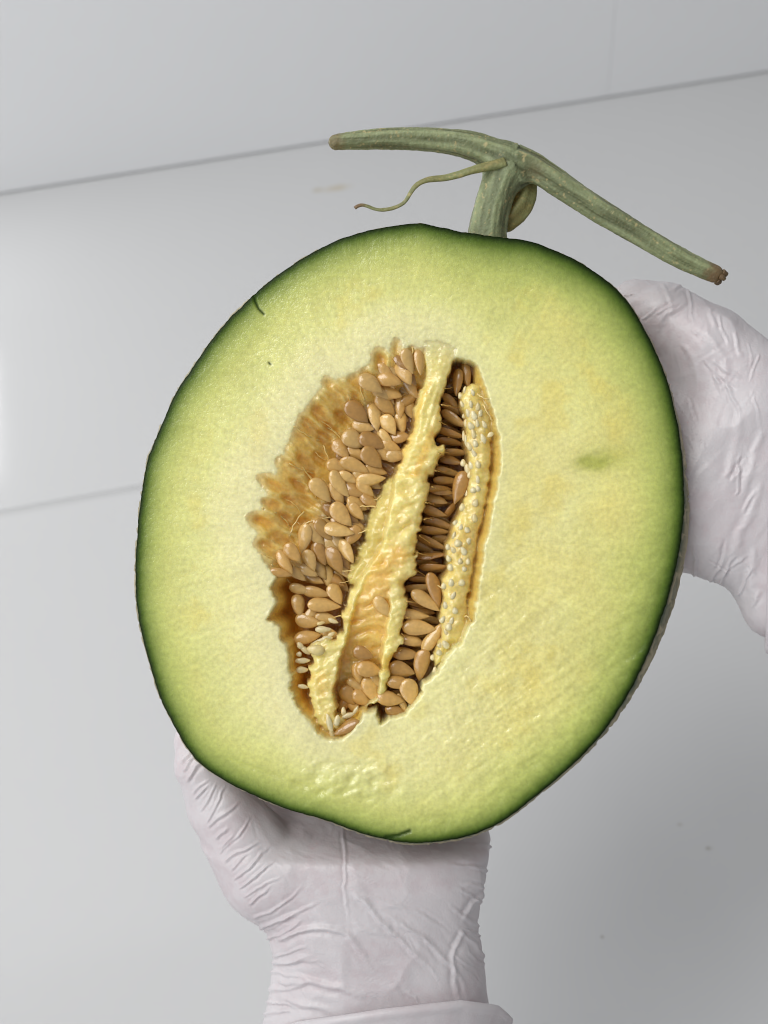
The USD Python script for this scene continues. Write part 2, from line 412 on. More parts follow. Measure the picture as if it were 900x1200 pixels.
gran = sstep(480, 800, py) * sstep(400, 560, px)
zz += fl * (cell * (.25 + 1.25 * gran) + cell2 * (.5 + 2.0 * gran) + cell3 * 3.0)
dg = (px * .82 - py * .57, px * .57 + py * .82)
stri = meshkit.fbm(np.stack([dg[1] / 7, dg[0] / 30, px * 0 + 2], -1), 3, 57) - .5
rad_ = meshkit.fbm(np.stack([theta * 70, np.hypot(px - CX, py - CY) / 45, px * 0 + 6], -1), 3, 56) - .5
zz += fl * gran * stri * 2.0
cloud = 1 + .16 * stri * gran + .17 * rad_ * sstep(10, 60, rim) + .16 * fbm2(px, py, 42, seed=58, o=4) + .10 * cell + .05 * fbm2(px, py, 3.2, seed=59, o=1)
# wet ripples near the lower edge, knife marks
rip = np.exp(-(((px - 415) / 75) ** 2 + ((py - 915) / 28) ** 2))
zz += fl * rip * (fbm2(px + py * .5, py, 14, 8, seed=54)) * 11
arc = np.exp(-((py - (890 + 42 * ((px - 270) / 120))) / 3.0) ** 2) * sstep(250, 290, px) * sstep(420, 370, px)
zz -= fl * arc * 1.6
zz -= 1.2 * sstep(2.5, 0, rim) ** 2
zz -= 1.0 * np.exp(-(((px - 700) / 26) ** 2 + ((py - 541) / 13) ** 2))

# flesh colour from rim to cavity
band = .78 + .5 * np.exp(-((theta + 1.1) / .5) ** 2) + .25 * np.exp(-((theta - .1) / .6) ** 2) - .1 * np.exp(-((np.abs(theta) - 3.0) / .5) ** 2) - .2 * np.exp(-((theta - 1.8) / .5) ** 2)
dd = rim / band + fbm2(px, py, 18, seed=61) * 7 * sstep(2, 25, rim) + cell3 * 16 * sstep(10, 60, rim)
stops = [0, 2.0, 4.5, 9, 18, 34, 58, 92, 135, 190]
tones = lin(np.array([(22, 33, 12), (30, 44, 16), (54, 74, 24), (90, 112, 38), (142, 157, 72), (186, 194, 104), (211, 212, 126), (225, 224, 146), (235, 230, 160), (238, 231, 165)]))
fc = np.stack([np.interp(dd, stops, tones[:, k]) for k in range(3)], -1)
yel = lin(np.array((230, 218, 132)))
wy_ = sstep(520, 640, px + (py - 600) * .15) * sstep(35, 90, rim) * np.clip(.62 + cell3 * 2.2, 0, 1)
fc = fc * (1 - wy_[:, None] * .75) + yel * wy_[:, None] * .75
streak = fbm2(px, py, 38, seed=63, o=4)
yst = sstep(.05, .22, streak) * sstep(30, 80, rim) * .4
fc = fc * (1 - yst[:, None]) + lin(np.array((228, 208, 104))) * yst[:, None]
grn = np.clip(np.exp(-(((px - 693 - cell2 * 12) / 20) ** 2 + ((py - 543 - cell2 * 12) / 9) ** 2)) + .55 * np.exp(-(((px - 712) / 28) ** 2 + ((py - 536) / 14) ** 2)), 0, 1) * .72
fc = fc * (1 - grn[:, None]) + lin(np.array((160, 168, 52))) * grn[:, None]
pale = np.clip(sstep(60, 14, ins(distance_transform_edt(~(m_cav | m_mid)))) * inbox * sstep(560, 420, px + (py - 600) * .3), 0, 1) * .55
fc = fc * (1 - pale[:, None]) + lin(np.array((240, 232, 178))) * pale[:, None]
# the fine dark split at the upper left and the nick at the foot
def near(poly, w):
    L = shapely.LineString(poly)
    return np.exp(-(shapely.distance(L, shapely.points(px, py)) / w) ** 2)


crack = near([(298, 344), (299, 353), (303, 362), (309, 368)], 1.5) + near([(452, 981), (466, 979), (480, 974)], 2.4) + near([(315, 425), (317, 427)], 1.2)
crack = np.clip(crack, 0, 1)
fc = fc * (1 - crack[:, None]) + lin(np.array((40, 62, 18))) * crack[:, None]
zz -= crack * 2.2
bl = 1 - incav
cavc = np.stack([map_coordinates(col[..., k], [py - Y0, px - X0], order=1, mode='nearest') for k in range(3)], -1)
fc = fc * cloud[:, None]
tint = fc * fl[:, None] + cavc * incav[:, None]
V = np.stack([(px - 450), (600 - py), zz], 1) * S

ci = np.clip(np.round(cen - [X0, Y0]).astype(int), 0, [W - 1, H - 1])
incb = (cen[:, 0] > X0) & (cen[:, 0] < X0 + W - 1) & (cen[:, 1] > Y0) & (cen[:, 1] < Y0 + H - 1)
t_mid = incb & m_mid[ci[:, 1], ci[:, 0]]
t_right = incb & m_right[ci[:, 1], ci[:, 0]]
t_pulp = incb & (m_cav)[ci[:, 1], ci[:, 0]] & ~t_mid & ~t_right
full = trimesh.Trimesh(V, tri, process=False)
VN = full.vertex_normals

M_flesh = tinted('melon_flesh', .4, sss=.35, rad=(1.0, .85, .45), sscale=.0015, bump=[(900, .0001), (2600, .00006)], coat=.85, spec=.4, coat_rough=.1, wet=True)
M_pulp = tinted('wet_pulp', .34, sss=.55, rad=(1.0, .75, .4), sscale=.0011, bump=[(900, .00018)], coat=.6, spec=.5, coat_rough=.12)


def submesh(name, sel, m, **kw):
    f = tri[sel]; ids, inv = np.unique(f, return_inverse=True)
    mp = usdkit.mesh(stage, numbered(str(melon.GetPath()) + '/' + name), (V[ids], inv.reshape(-1, 3)), m, smooth=False)
    mp.CreateNormalsAttr(Vt.Vec3fArray.FromNumpy(VN[ids].astype(np.float32))); mp.SetNormalsInterpolation('vertex')
    UsdGeom.PrimvarsAPI(mp).CreatePrimvar('tint', Sdf.ValueTypeNames.Color3fArray, 'vertex').Set(Vt.Vec3fArray.FromNumpy(tint[ids].astype(np.float32)))
    return custom(mp.GetPrim(), **kw)


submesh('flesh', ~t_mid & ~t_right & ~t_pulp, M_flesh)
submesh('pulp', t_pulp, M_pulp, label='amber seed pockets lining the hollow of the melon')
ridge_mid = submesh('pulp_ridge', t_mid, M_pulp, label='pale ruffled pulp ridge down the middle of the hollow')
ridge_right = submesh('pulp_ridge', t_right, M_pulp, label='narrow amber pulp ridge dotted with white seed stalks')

# ------------------------------------------------------------------ rind: netted half shell
NT = 90
tt = np.concatenate([np.linspace(0, .35, 36)[:-1], np.linspace(.35, 1, NT - 35)])
ol = outline[::2]; ao = np.arctan2(ol[:, 1] - CY, ol[:, 0] - CX)
wgt = .2 + .82 * np.exp(-((ao - .25) / .75) ** 2) + .1 * np.exp(-((np.abs(ao) - 3.0) / .5) ** 2) + .3 * np.exp(-((ao - 1.5) / .4) ** 2)
wgt *= 1 - .9 * np.exp(-((ao + 1.35) / .45) ** 2)
phi = tt * np.pi / 2
R = np.cos(phi)[:, None, None] * (ol - [CX, CY])[None] + [CX, CY]
dirs = np.stack([np.cos(ao), np.sin(ao)], 1)
push = (wgt[None] * 23 * np.sin(np.clip(tt * 7.5, 0, 1) * np.pi / 2)[:, None] * np.cos(phi)[:, None])
R = R + push[..., None] * dirs[None]
Z = -1.5 - DEEP * np.sin(phi)[:, None] * np.ones(len(ol))[None]
P = np.stack([R[..., 0] - 450, 600 - R[..., 1], Z], -1)
nrm = np.stack([dirs[None, :, 0] * np.cos(phi)[:, None], -dirs[None, :, 1] * np.cos(phi)[:, None], -np.sin(phi)[:, None] * np.ones(len(ol))[None]], -1)
sites = rng.normal(size=(2600, 3)); sites = sites / np.linalg.norm(sites, axis=1, keepdims=True) * [RX, RY, DEEP] + [CX - 450, 600 - CY, 0]
sd = cKDTree(sites).query(P.reshape(-1, 3) + (meshkit.fbm(P.reshape(-1, 3) / 9, 2, 3)[:, None] - .5) * 12, k=2)[0]
net = sstep(5.0, 1.2, sd[:, 1] - sd[:, 0]).reshape(P.shape[:2])
edge = sstep(0.0, .02, tt)[:, None]
P = P + nrm * (net * 2.6 * edge)[..., None] + nrm * ((meshkit.fbm(P / 6, 3, 12) - .5) * 1.5 * edge)[..., None]
rc = lin(np.array((62, 78, 44)))[None, None] * (1 - net[..., None]) + lin(np.array((172, 160, 128)))[None, None] * net[..., None]
gry = .55 * sstep(.004, .03, tt)[:, None, None]
rc = rc * (1 - gry) + lin(np.array((150, 142, 116))) * gry
rc = rc * (.75 + .5 * meshkit.fbm(P / 14, 3, 15))[..., None]
k0 = sstep(.012, .0, tt)[:, None, None]; rc = rc * (1 - k0) + lin(np.array((34, 48, 20))) * k0
n_, m_ = P.shape[:2]
i, j = np.meshgrid(np.arange(n_ - 1), np.arange(m_), indexing='ij')
A, B, C_, D_ = i * m_ + j, i * m_ + (j + 1) % m_, (i + 1) * m_ + (j + 1) % m_, (i + 1) * m_ + j
Fr = np.vstack([np.stack([A, D_, C_], -1).reshape(-1, 3), np.stack([A, C_, B], -1).reshape(-1, 3)])
rm = trimesh.Trimesh(P.reshape(-1, 3) * S, Fr, process=False)
if rm.face_normals[0] @ (rm.triangles_center[0] - np.array([CX - 450, 600 - CY, 0]) * S) < 0: Fr = Fr[:, ::-1]
M_rind = tinted('netted_rind', .62, bump=[(1200, .0002)])
part('rind', (P.reshape(-1, 3) * S, Fr), M_rind, melon, col=rc.reshape(-1, 3))

# ------------------------------------------------------------------ seeds
def tilt(rx, ry):
    a, b = math.cos(rx), math.sin(rx)
    p, q = math.cos(ry), math.sin(ry)
    return np.array([[p, 0, q], [0, 1, 0], [-q, 0, p]]) @ np.array([[1, 0, 0], [0, a, -b], [0, b, a]])


NU, NV = 22, 18
def seed_mesh(L, Wd, T, r):
    u = -np.cos(np.linspace(0.02, np.pi - .02, NU))
    w = (1 + u) ** .5 * (1 - u) ** .8 * (1 - .10 * u); w /= w.max()
    w = np.maximum(w, .02)
    h = w ** .8
    v = np.linspace(0, 2 * np.pi, NV, endpoint=False)
    cx, sy = np.cos(v), np.sin(v)
    ex_ = np.sign(cx) * np.abs(cx) ** .95; hy = np.sign(sy) * np.abs(sy) ** 1.6
    X = np.repeat((u * L / 2)[:, None], NV, 1)
    Y = w[:, None] * ex_[None] * Wd / 2
    Zs = h[:, None] * hy[None] * T / 2
    bend = r.uniform(-.0035, .0035)
    Y = Y + bend * X * X * r.choice([-1, 1]); Zs = Zs + r.uniform(-.004, .004) * X * X
    p = np.stack([X, Y, Zs], -1).reshape(-1, 3)
    p += (meshkit.fbm(p / 7 + r.uniform(0, 90, 3), 2, 4)[:, None] - .5) * np.array([.8, .9, 1.4])
    p = np.vstack([p, [[-L / 2, bend * L * L / 4 * 0, 0], [L / 2 * 1.01, 0, 0]]])
    i, j = np.meshgrid(np.arange(NU - 1), np.arange(NV), indexing='ij')
    a, b, c2, d2 = i * NV + j, i * NV + (j + 1) % NV, (i + 1) * NV + (j + 1) % NV, (i + 1) * NV + j
    f = np.vstack([np.stack([a, c2, b], -1).reshape(-1, 3), np.stack([a, d2, c2], -1).reshape(-1, 3)])
    jj = np.arange(NV); n = NU * NV
    f = np.vstack([f, np.stack([np.full(NV, n), jj, (jj + 1) % NV], 1), np.stack([np.full(NV, n + 1), (NU - 1) * NV + (jj + 1) % NV, (NU - 1) * NV + jj], 1)])
    vv = np.concatenate([np.tile(np.abs(cx), NU), [1, 1]]); uu = np.concatenate([np.repeat(u, NV), [-1, 1]])
    tip = np.clip((uu - .55) / .45, 0, 1)
    return p, f[:, ::-1], vv, tip


seed_tones = [lin(np.array(t)) for t in [(210, 168, 98), (200, 156, 86), (220, 180, 108), (186, 142, 76), (208, 164, 92), (174, 130, 68), (204, 166, 100)]]
M_seed = tinted('seed_coat', .3, sss=.08, rad=(1, .9, .6), sscale=.001, bump=[(2600, .00004), (700, .00008)], coat=.9, spec=.5, coat_rough=.1)


def place_seed(x, y, zc, a, L, Wd, T, roll=0.0, pitch=0.0, dark=1.0, label=None):
    L, Wd = L * 1.12, Wd * 1.03
    p, f, edge_, tip = seed_mesh(L, Wd, T, rng)
    a = math.radians(-a)
    Rz = np.array([[math.cos(a), -math.sin(a), 0], [math.sin(a), math.cos(a), 0], [0, 0, 1]])
    p = p @ (Rz @ tilt(roll, pitch)).T
    p = (p + loc(x, y, zc)) * S
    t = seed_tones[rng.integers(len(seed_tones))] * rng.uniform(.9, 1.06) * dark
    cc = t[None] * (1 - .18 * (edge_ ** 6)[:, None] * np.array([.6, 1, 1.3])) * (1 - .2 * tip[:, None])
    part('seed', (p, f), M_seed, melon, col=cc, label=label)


Z1 = [(527, 115, 70, 75, 42), (561, 118, 85, 75, 30), (514, 152, 60, 75, 48), (410, 185, 35, 80, 52), (468, 172, 15, 74, 44), (472, 212, 20, 58, 37), (455, 252, 50, 82, 40), (497, 258, 85, 62, 32), (527, 233, -30, 45, 30),
      (367, 272, 40, 82, 55), (423, 288, 80, 82, 40), (465, 312, 55, 66, 50), (385, 318, 15, 64, 38), (503, 305, 80, 45, 32), (355, 358, 35, 70, 56), (416, 362, 20, 86, 50), (455, 355, 50, 62, 27), (497, 350, 0, 50, 36),
      (317, 388, 50, 68, 40), (413, 415, 45, 78, 54), (360, 440, 22, 92, 50), (306, 440, 15, 66, 43), (488, 407, 0, 52, 35), (365, 402, 30, 50, 36), (410, 482, -5, 84, 36), (312, 498, 55, 92, 38), (340, 478, 25, 62, 32),
      (357, 515, 30, 60, 38), (392, 510, 45, 60, 32), (255, 515, 50, 86, 50), (305, 525, 65, 76, 38), (367, 557, 30, 64, 38), (318, 592, 50, 84, 52), (311, 638, 12, 88, 47), (352, 655, 120, 66, 47), (362, 580, 45, 62, 36),
      (405, 548, 40, 48, 32), (240, 655, 55, 78, 40), (265, 640, 50, 80, 38), (203, 665, 100, 88, 44), (445, 215, 30, 50, 34), (425, 452, 20, 60, 34), (470, 380, 20, 50, 34), (445, 400, 40, 56, 36), (385, 470, 30, 56, 34)]
Z2 = [(250, 130, 65, 74, 38), (297, 150, 60, 86, 53), (334, 122, 60, 78, 42), (221, 150, 65, 60, 36), (167, 128, 50, 66, 38), (143, 158, 60, 82, 33), (130, 190, 10, 68, 24), (213, 180, 30, 56, 32), (232, 207, 25, 56, 32),
      (252, 180, 60, 48, 32), (274, 200, 80, 46, 34), (240, 250, 10, 82, 32), (300, 255, 60, 66, 40), (265, 288, 5, 96, 40), (185, 290, 80, 64, 42), (230, 310, -50, 64, 30), (215, 340, 10, 78, 40), (213, 387, -10, 80, 42), (300, 212, 30, 52, 32),
      (180, 190, 40, 56, 30), (190, 240, 15, 50, 30), (270, 330, 10, 60, 34), (285, 380, 20, 50, 30)]
LOW = [(385, 440, 20, 52, 42), (368, 500, 80, 64, 34), (405, 488, 10, 78, 48), (365, 538, 30, 40, 32), (340, 570, 55, 64, 46), (410, 552, 65, 82, 47), (382, 578, 35, 68, 44), (322, 600, 130, 50, 32), (425, 520, 60, 50, 34), (355, 600, 60, 55, 36)]
RCH = [(560, 358, 5, 98, 50), (580, 275, 35, 98, 42), (608, 243, 75, 108, 42), (602, 388, -55, 100, 40), (565, 475, 100, 96, 50), (540, 400, 15, 76, 36), (505, 490, 15, 78, 52), (530, 560, 75, 80, 56), (507, 595, 65, 64, 24), (470, 580, 10, 80, 46), (520, 440, 5, 80, 40), (545, 320, 8, 90, 34), (490, 620, 15, 70, 36), (500, 530, 10, 80, 40)]
SIDE5 = [(390, 470, 35, 150, 50), (410, 530, 33, 190, 55), (415, 610, 32, 210, 62), (390, 720, 25, 190, 58), (390, 785, 15, 210, 52), (435, 870, 0, 180, 60), (390, 930, 25, 180, 55), (380, 1020, 5, 200, 66), (350, 1090, 5, 190, 58), (300, 1150, 10, 180, 52)]
SIDE6 = [(480, 80, 5, 160, 50), (455, 140, 10, 150, 58), (550, 210, -60, 110, 60), (440, 225, 20, 160, 56), (480, 305, 20, 200, 50), (440, 350, 15, 190, 48), (430, 430, 18, 190, 50), (420, 515, -2, 200, 56), (440, 590, 5, 180, 56), (370, 670, 3, 180, 46), (350, 725, 3, 190, 46), (340, 830, 12, 170, 52), (370, 870, 8, 160, 44)]

k1 = 2.647
prng = random.Random(3)


def ground(x, y):
    return float(zat([x], [y])[0])


# under-layers of the left pile, lower left and right chambers, tinted darker
for q in range(46):
    t = (q + .5) / 46
    y = 425 + t * 255 + prng.uniform(-6, 6)
    x0 = np.interp(y, [420, 500, 600, 680], [455, 420, 385, 350]); x1 = np.interp(y, [420, 500, 600, 680], [492, 476, 425, 400])
    x = prng.uniform(x0, x1)
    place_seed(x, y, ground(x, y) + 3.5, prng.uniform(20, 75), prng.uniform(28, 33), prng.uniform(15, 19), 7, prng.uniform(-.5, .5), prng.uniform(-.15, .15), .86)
for (a, b, an, L, Wd) in Z1 + [(p, q + 582.3, r, s, t) for (p, q, r, s, t) in Z2]:
    x, y = 280 + a / k1, 380 + b / k1
    full_ = min(1, (L * Wd) / 4000)
    g = ground(x, y)
    dark = .8 if (a, b) == (265, 640) else 1.0
    up_ = 4.5 + 9 * full_ + prng.uniform(-1.5, 1.5)
    if y > 690: up_ = 20 + 8 * full_
    place_seed(x, y, min(g + up_, -3), an, max(L / k1, 25), Wd / k1 + (.5 if Wd > 40 else 2.5), 7.6, prng.uniform(-.42, .42), prng.uniform(-.22, .26), dark)
for n, (a, b, an, L, Wd) in enumerate(LOW):
    x, y = 280 + a / k1, 600 + b / k1
    place_seed(x, y, ground(x, y) + 5 + 9 * min(1, L * Wd / 3800), an, max(L / k1, 24), Wd / k1 + 1, 8, prng.uniform(-.2, .2), prng.uniform(-.1, .15))
place_seed(280 + 333 / k1, 600 + 668 / k1, -7, 152, 31, 15, 8, .5, .1, label='single seed lying at the foot of the hollow')
place_seed(280 + 446 / k1, 600 + 296 / k1, ground(448, 712) + 4, 52, 29, 16, 8, .1, .15, label='single seed lying on the ruffled ridge')
for q in range(44):
    t = (q + .5) / 44
    y = 450 + t * 375
    xl = np.interp(y, [450, 520, 600, 680, 760, 830], [526, 520, 502, 485, 474, 456]); xr = np.interp(y, [450, 520, 600, 680, 760, 830], [538, 540, 534, 516, 508, 480])
    x = prng.uniform(xl, xr)
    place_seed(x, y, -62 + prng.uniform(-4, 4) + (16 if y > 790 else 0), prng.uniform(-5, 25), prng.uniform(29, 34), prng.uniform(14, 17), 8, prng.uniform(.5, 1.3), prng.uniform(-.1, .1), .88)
for (lst, sc, ox, oy) in ((SIDE5, 6.667, 470, 400), (SIDE6, 5.625, 430, 560)):
    for (a, b, an, L, Wd) in lst:
        x, y = ox + a / sc, oy + b / sc
        place_seed(x, y, -47 + prng.uniform(-6, 5), an + prng.uniform(-11, 11), L / sc + prng.uniform(0, 5), prng.uniform(13, 17), 8, prng.choice((1, 1, -1)) * prng.uniform(.45, 1.15), prng.uniform(-.25, .25), prng.uniform(.84, 1.04))
for (x, y, an, L, Wd, zc) in ((536, 448, 95, 30, 14, -26), (546, 440, 80, 28, 14, -30), (553, 436, 60, 20, 12, -34)):
    place_seed(x, y, zc, an, L, Wd, 8, .5, 0, .85)
for (a, b, an, L, Wd) in RCH:
    x, y = 280 + a / k1, 600 + b / k1
    place_seed(x, y, -36 + 10 * min(1, L * Wd / 4200) + (8 if y > 790 else 0), an, L / k1, Wd / k1 + .5, 8.5, prng.uniform(-.3, .3), prng.uniform(-.1, .15), .95)
place_seed(280 + 685 / k1, 380 + 507 / k1, -20, 106, 37, 18.5, 9, .15, .05, label='large seed standing upright beside the narrow ridge')

# ------------------------------------------------------------------ white seed stalks
M_stalk = tinted('seed_stalk', .34, sss=.4, rad=(1, .8, .5), sscale=.001, coat=.4)


def bead(x, y, zc, an, L, Wd, parent, tone=(244, 226, 166)):
    L, Wd = L * rng.uniform(.65, 1.15), Wd * rng.uniform(.65, 1.1)
    m = trimesh.creation.icosphere(2)
    p = m.vertices.copy()
    sw = 1 + .25 * p[:, 0]
    p = p * np.array([L / 2, Wd / 2, Wd / 2.6]); p[:, 1:] *= sw[:, None]
    p += (meshkit.fbm(p / 4 + rng.uniform(0, 50, 3), 2, 2)[:, None] - .5) * 1.2
    a = math.radians(-an)
    p = p @ np.array([[math.cos(a), -math.sin(a), 0], [math.sin(a), math.cos(a), 0], [0, 0, 1]]).T
    q = rng.uniform(0, 1) ** 3 * .6
    t = (lin(np.array(tone)) * (1 - q) + lin(np.array((226, 190, 104))) * q) * rng.uniform(.88, 1.04)
    part('seed_stalk', ((p + loc(x, y, zc)) * S, m.faces), M_stalk, parent, col=np.repeat(t[None], len(p), 0))


B5 = [(465, 425), (500, 380), (560, 400), (480, 490), (545, 490), (600, 510), (525, 560), (570, 580), (595, 640), (650, 650), (545, 660), (565, 720), (510, 780), (535, 820), (490, 740), (580, 800), (620, 560), (485, 950), (520, 1000), (550, 970), (540, 1040), (600, 1080), (510, 640), (570, 870), (520, 1180), (600, 1150), (495, 580), (640, 760), (600, 960)]
B6 = [(655, 100), (630, 195), (585, 295), (620, 325), (710, 265), (715, 165), (660, 340), (575, 380), (535, 455), (600, 430), (670, 415), (570, 475), (635, 480), (540, 530), (615, 550), (640, 600), (665, 550), (550, 590), (555, 690), (625, 690), (510, 710), (570, 775), (520, 840), (580, 870), (700, 80), (660, 60)]
B7 = [(750, 40), (700, 105), (757, 135), (682, 190), (738, 195), (703, 270), (665, 350), (700, 345), (660, 395), (620, 425), (633, 505), (720, 235)]
for (a, b) in B5:
    x, y = 470 + a / 6.667, 400 + b / 6.667
    bead(x, y, max(ground(x, y), -20) + .2, prng.uniform(55, 105), prng.uniform(10, 14), prng.uniform(6.2, 7.8), ridge_right)
bead(470 + 697 / 6.667, 400 + 730 / 6.667, -1, -38, 11, 6, ridge_right)
for (lst, sc, ox, oy) in ((B6, 5.625, 430, 560), (B7, 5.294, 390, 690)):
    for (a, b) in lst:
        x, y = ox + a / sc, oy + b / sc
        bead(x, y, max(ground(x, y), -22) + .2, prng.uniform(40, 130), prng.uniform(8.5, 11), prng.uniform(7, 8.6), ridge_right)
for (a, b, an, L, Wd) in [(318, 565, 178, 108, 40), (315, 630, 182, 100, 42), (322, 748, 190, 60, 44), (292, 520, 0, 44, 40), (305, 465, 225, 80, 38), (340, 495, 220, 60, 34), (435, 432, 150, 90, 36), (462, 346, 180, 90, 44), (532, 286, 200, 76, 46), (446, 302, 170, 48, 36), (490, 410, 170, 60, 36), (520, 380, 150, 50, 30),
                           (524, 1075, 80, 100, 46), (505, 1000, 75, 90, 44), (560, 985, 100, 90, 60), (605, 920, 90, 44, 40), (640, 950, 160, 110, 46), (410, 490, 10, 100, 70), (400, 480, 60, 60, 40), (690, 915, 120, 60, 30)]:
    x, y = 300 + (a + 10) / 6, 680 + b / 6
    g = ground(x, y)
    bead(x, y, max(g + 2, -16 if y > 800 else -22), an, L / 6 * 1.3, Wd / 6 * 1.1, ridge_mid, (230, 212, 158))

# loose wet fibres over the pulp
M_fibre = tinted('pulp_fibre', .3, sss=.3, rad=(1, .75, .4), sscale=.001, coat=.6)


# ------------------------------------------------------------------ distance fields
def surface_net(F, o, h):
    ins_ = F < 0; nx, ny, nz = F.shape
    sm = np.zeros((nx - 1, ny - 1, nz - 1, 3)); cnt = np.zeros((nx - 1, ny - 1, nz - 1))
    for ax in range(3):
        sh = list(F.shape); sl0 = [slice(None)] * 3; sl1 = [slice(None)] * 3
        sl0[ax], sl1[ax] = slice(0, -1), slice(1, None)
        a, b = F[tuple(sl0)], F[tuple(sl1)]
        cr = (a < 0) != (b < 0)
        t = np.where(cr, a / np.where(cr, a - b, 1), 0)
        oth = [k for k in range(3) if k != ax]
        for d0 in (0, 1):
            for d1 in (0, 1):
                s_ = [slice(None)] * 3
                s_[oth[0]] = slice(d0, F.shape[oth[0]] - 1 + d0); s_[oth[1]] = slice(d1, F.shape[oth[1]] - 1 + d1)
                c_ = cr[tuple(s_)]; tt_ = t[tuple(s_)]
                sm[..., ax] += c_ * tt_; sm[..., oth[0]] += c_ * d0; sm[..., oth[1]] += c_ * d1; cnt += c_
    act = cnt > 0
    idx = -np.ones(act.shape, int); idx[act] = np.arange(act.sum())
    ii = np.argwhere(act)
    v = (ii + sm[act] / cnt[act][:, None]) * h + o
    quads = []
    for ax in range(3):
        sl0 = [slice(1, -1)] * 3; sl1 = [slice(1, -1)] * 3
        sl0[ax], sl1[ax] = slice(0, -1), slice(1, None)
        a, b = ins_[tuple(sl0)], ins_[tuple(sl1)]
        e = np.argwhere(a != b); flip = a[a != b]
        off = np.ones(3, int); off[ax] = 0; e = e + off
        b1, b2 = (ax + 1) % 3, (ax + 2) % 3
        g = []
        for (p, q) in ((-1, -1), (0, -1), (0, 0), (-1, 0)):
            w = e.copy(); w[:, b1] += p; w[:, b2] += q
            g.append(idx[w[:, 0], w[:, 1], w[:, 2]])
        g = np.stack(g, 1); g[~flip] = g[~flip][:, ::-1]
        quads.append(g)
    q = np.vstack(quads)
    return v, np.vstack([q[:, [0, 1, 2]], q[:, [0, 2, 3]]])


def relax(m, n):
    """Taubin smoothing"""
    from scipy.sparse import coo_matrix
    e = m.edges_unique; k = len(m.vertices)
    A = coo_matrix((np.ones(2 * len(e)), (np.r_[e[:, 0], e[:, 1]], np.r_[e[:, 1], e[:, 0]])), shape=(k, k)).tocsr()
    dg = np.maximum(np.asarray(A.sum(1)), 1); v = np.array(m.vertices)
    for i in range(n):
        for lam in (.5, -.53):
            v = v + lam * ((A @ v) / dg - v)
    return trimesh.Trimesh(v, m.faces, process=False)


def smin(a, b, k):
    h = np.clip(.5 + .5 * (b - a) / k, 0, 1)
    return b * (1 - h) + a * h - k * h * (1 - h)


def cone(P, a, b, ra, rb):
    a, b = np.asarray(a), np.asarray(b); d = b - a
    t = np.clip(((P - a) @ d) / (d @ d), 0, 1)
    return np.linalg.norm(P - a - t[..., None] * d, axis=-1) - (ra + (rb - ra) * t)


# ------------------------------------------------------------------ stem
def tube(points, radii, n_along=60, sides=28, grooves=0, gdepth=.0, rough=.0, seed=0, flat=1.0):
    from scipy.interpolate import CubicSpline
    p = np.array(points, float); t = np.concatenate([[0], np.cumsum(np.linalg.norm(np.diff(p, axis=0), axis=1))])
    cs = CubicSpline(t, p); s = np.linspace(0, t[-1], n_along)
    q = cs(s); d = cs(s, 1); d /= np.linalg.norm(d, axis=1, keepdims=True)
    r = np.interp(s, t, radii)
    a = np.cross(d, [0, 0, 1.0]); a /= np.linalg.norm(a, axis=1, keepdims=True); b = np.cross(d, a)
    v = np.linspace(0, 2 * np.pi, sides, endpoint=False)
    rr = r[:, None] * (1 + gdepth * np.cos(grooves * v + .4)[None] + 0 * s[:, None])
    X = q[:, None] + rr[..., None] * (np.cos(v)[None, :, None] * a[:, None] + flat * np.sin(v)[None, :, None] * b[:, None])
    X += ((meshkit.fbm(X / 9, 3, seed) - .5) * rough)[..., None] * (X - q[:, None]) / r[:, None, None]
    i, j = np.meshgrid(np.arange(n_along - 1), np.arange(sides), indexing='ij')
    A, B, C2, D2 = i * sides + j, i * sides + (j + 1) % sides, (i + 1) * sides + (j + 1) % sides, (i + 1) * sides + j
    f = np.vstack([np.stack([A, B, C2], -1).reshape(-1, 3), np.stack([A, C2, D2], -1).reshape(-1, 3)])
    P = np.vstack([X.reshape(-1, 3), q[:1] + d[:1] * -.25 * r[0], q[-1:] + d[-1:] * .05 * r[-1]]); jj = np.arange(sides); n = n_along * sides
    f = np.vstack([f, np.stack([np.full(sides, n), (jj + 1) % sides, jj], 1), np.stack([np.full(sides, n + 1), (n_along - 1) * sides + jj, (n_along - 1) * sides + (jj + 1) % sides], 1)])
    m = trimesh.Trimesh(P, f, process=False)
    if m.volume < 0: f = f[:, ::-1]
    u = np.concatenate([np.repeat(s / t[-1], sides), [0, 1]])
    gv = np.concatenate([np.tile(np.cos(grooves * v + .4), n_along), [0, 0]])
    return P, f, u, gv


M_stem = tinted('stem_skin', .55, sss=.08, bump=[(1400, .00018), (350, .0002)], spec=.4)


def stem_part(name, parent, pts_, radii, tipcol=None, **kw):
    P, f, u, gv = tube([loc(*q) for q in pts_], radii, **kw)
    base = lin(np.array((124, 128, 84)))
    tone = base[None] * (1 + .18 * gv[:, None] + (meshkit.fbm(P / 16, 4, 8)[:, None] - .5) * .5)  # grooves darkened in the tint, as crease shade would
    sp = sstep(.62, .72, meshkit.fbm(P / 5, 3, 19))[:, None] * .6
    tone = tone * (1 - sp) + lin(np.array((180, 162, 108))) * sp
    ol_ = sstep(.5, .66, meshkit.fbm(P / [26, 26, 26], 3, 29))[:, None] * .45
    tone = tone * (1 - ol_) + lin(np.array((120, 112, 62))) * ol_
    if tipcol is not None:
        k = sstep(.9, .985, u)[:, None]; tone = tone * (1 - k) + lin(np.array(tipcol)) * k
    return part(name, (P * S, f), M_stem, parent, col=tone)


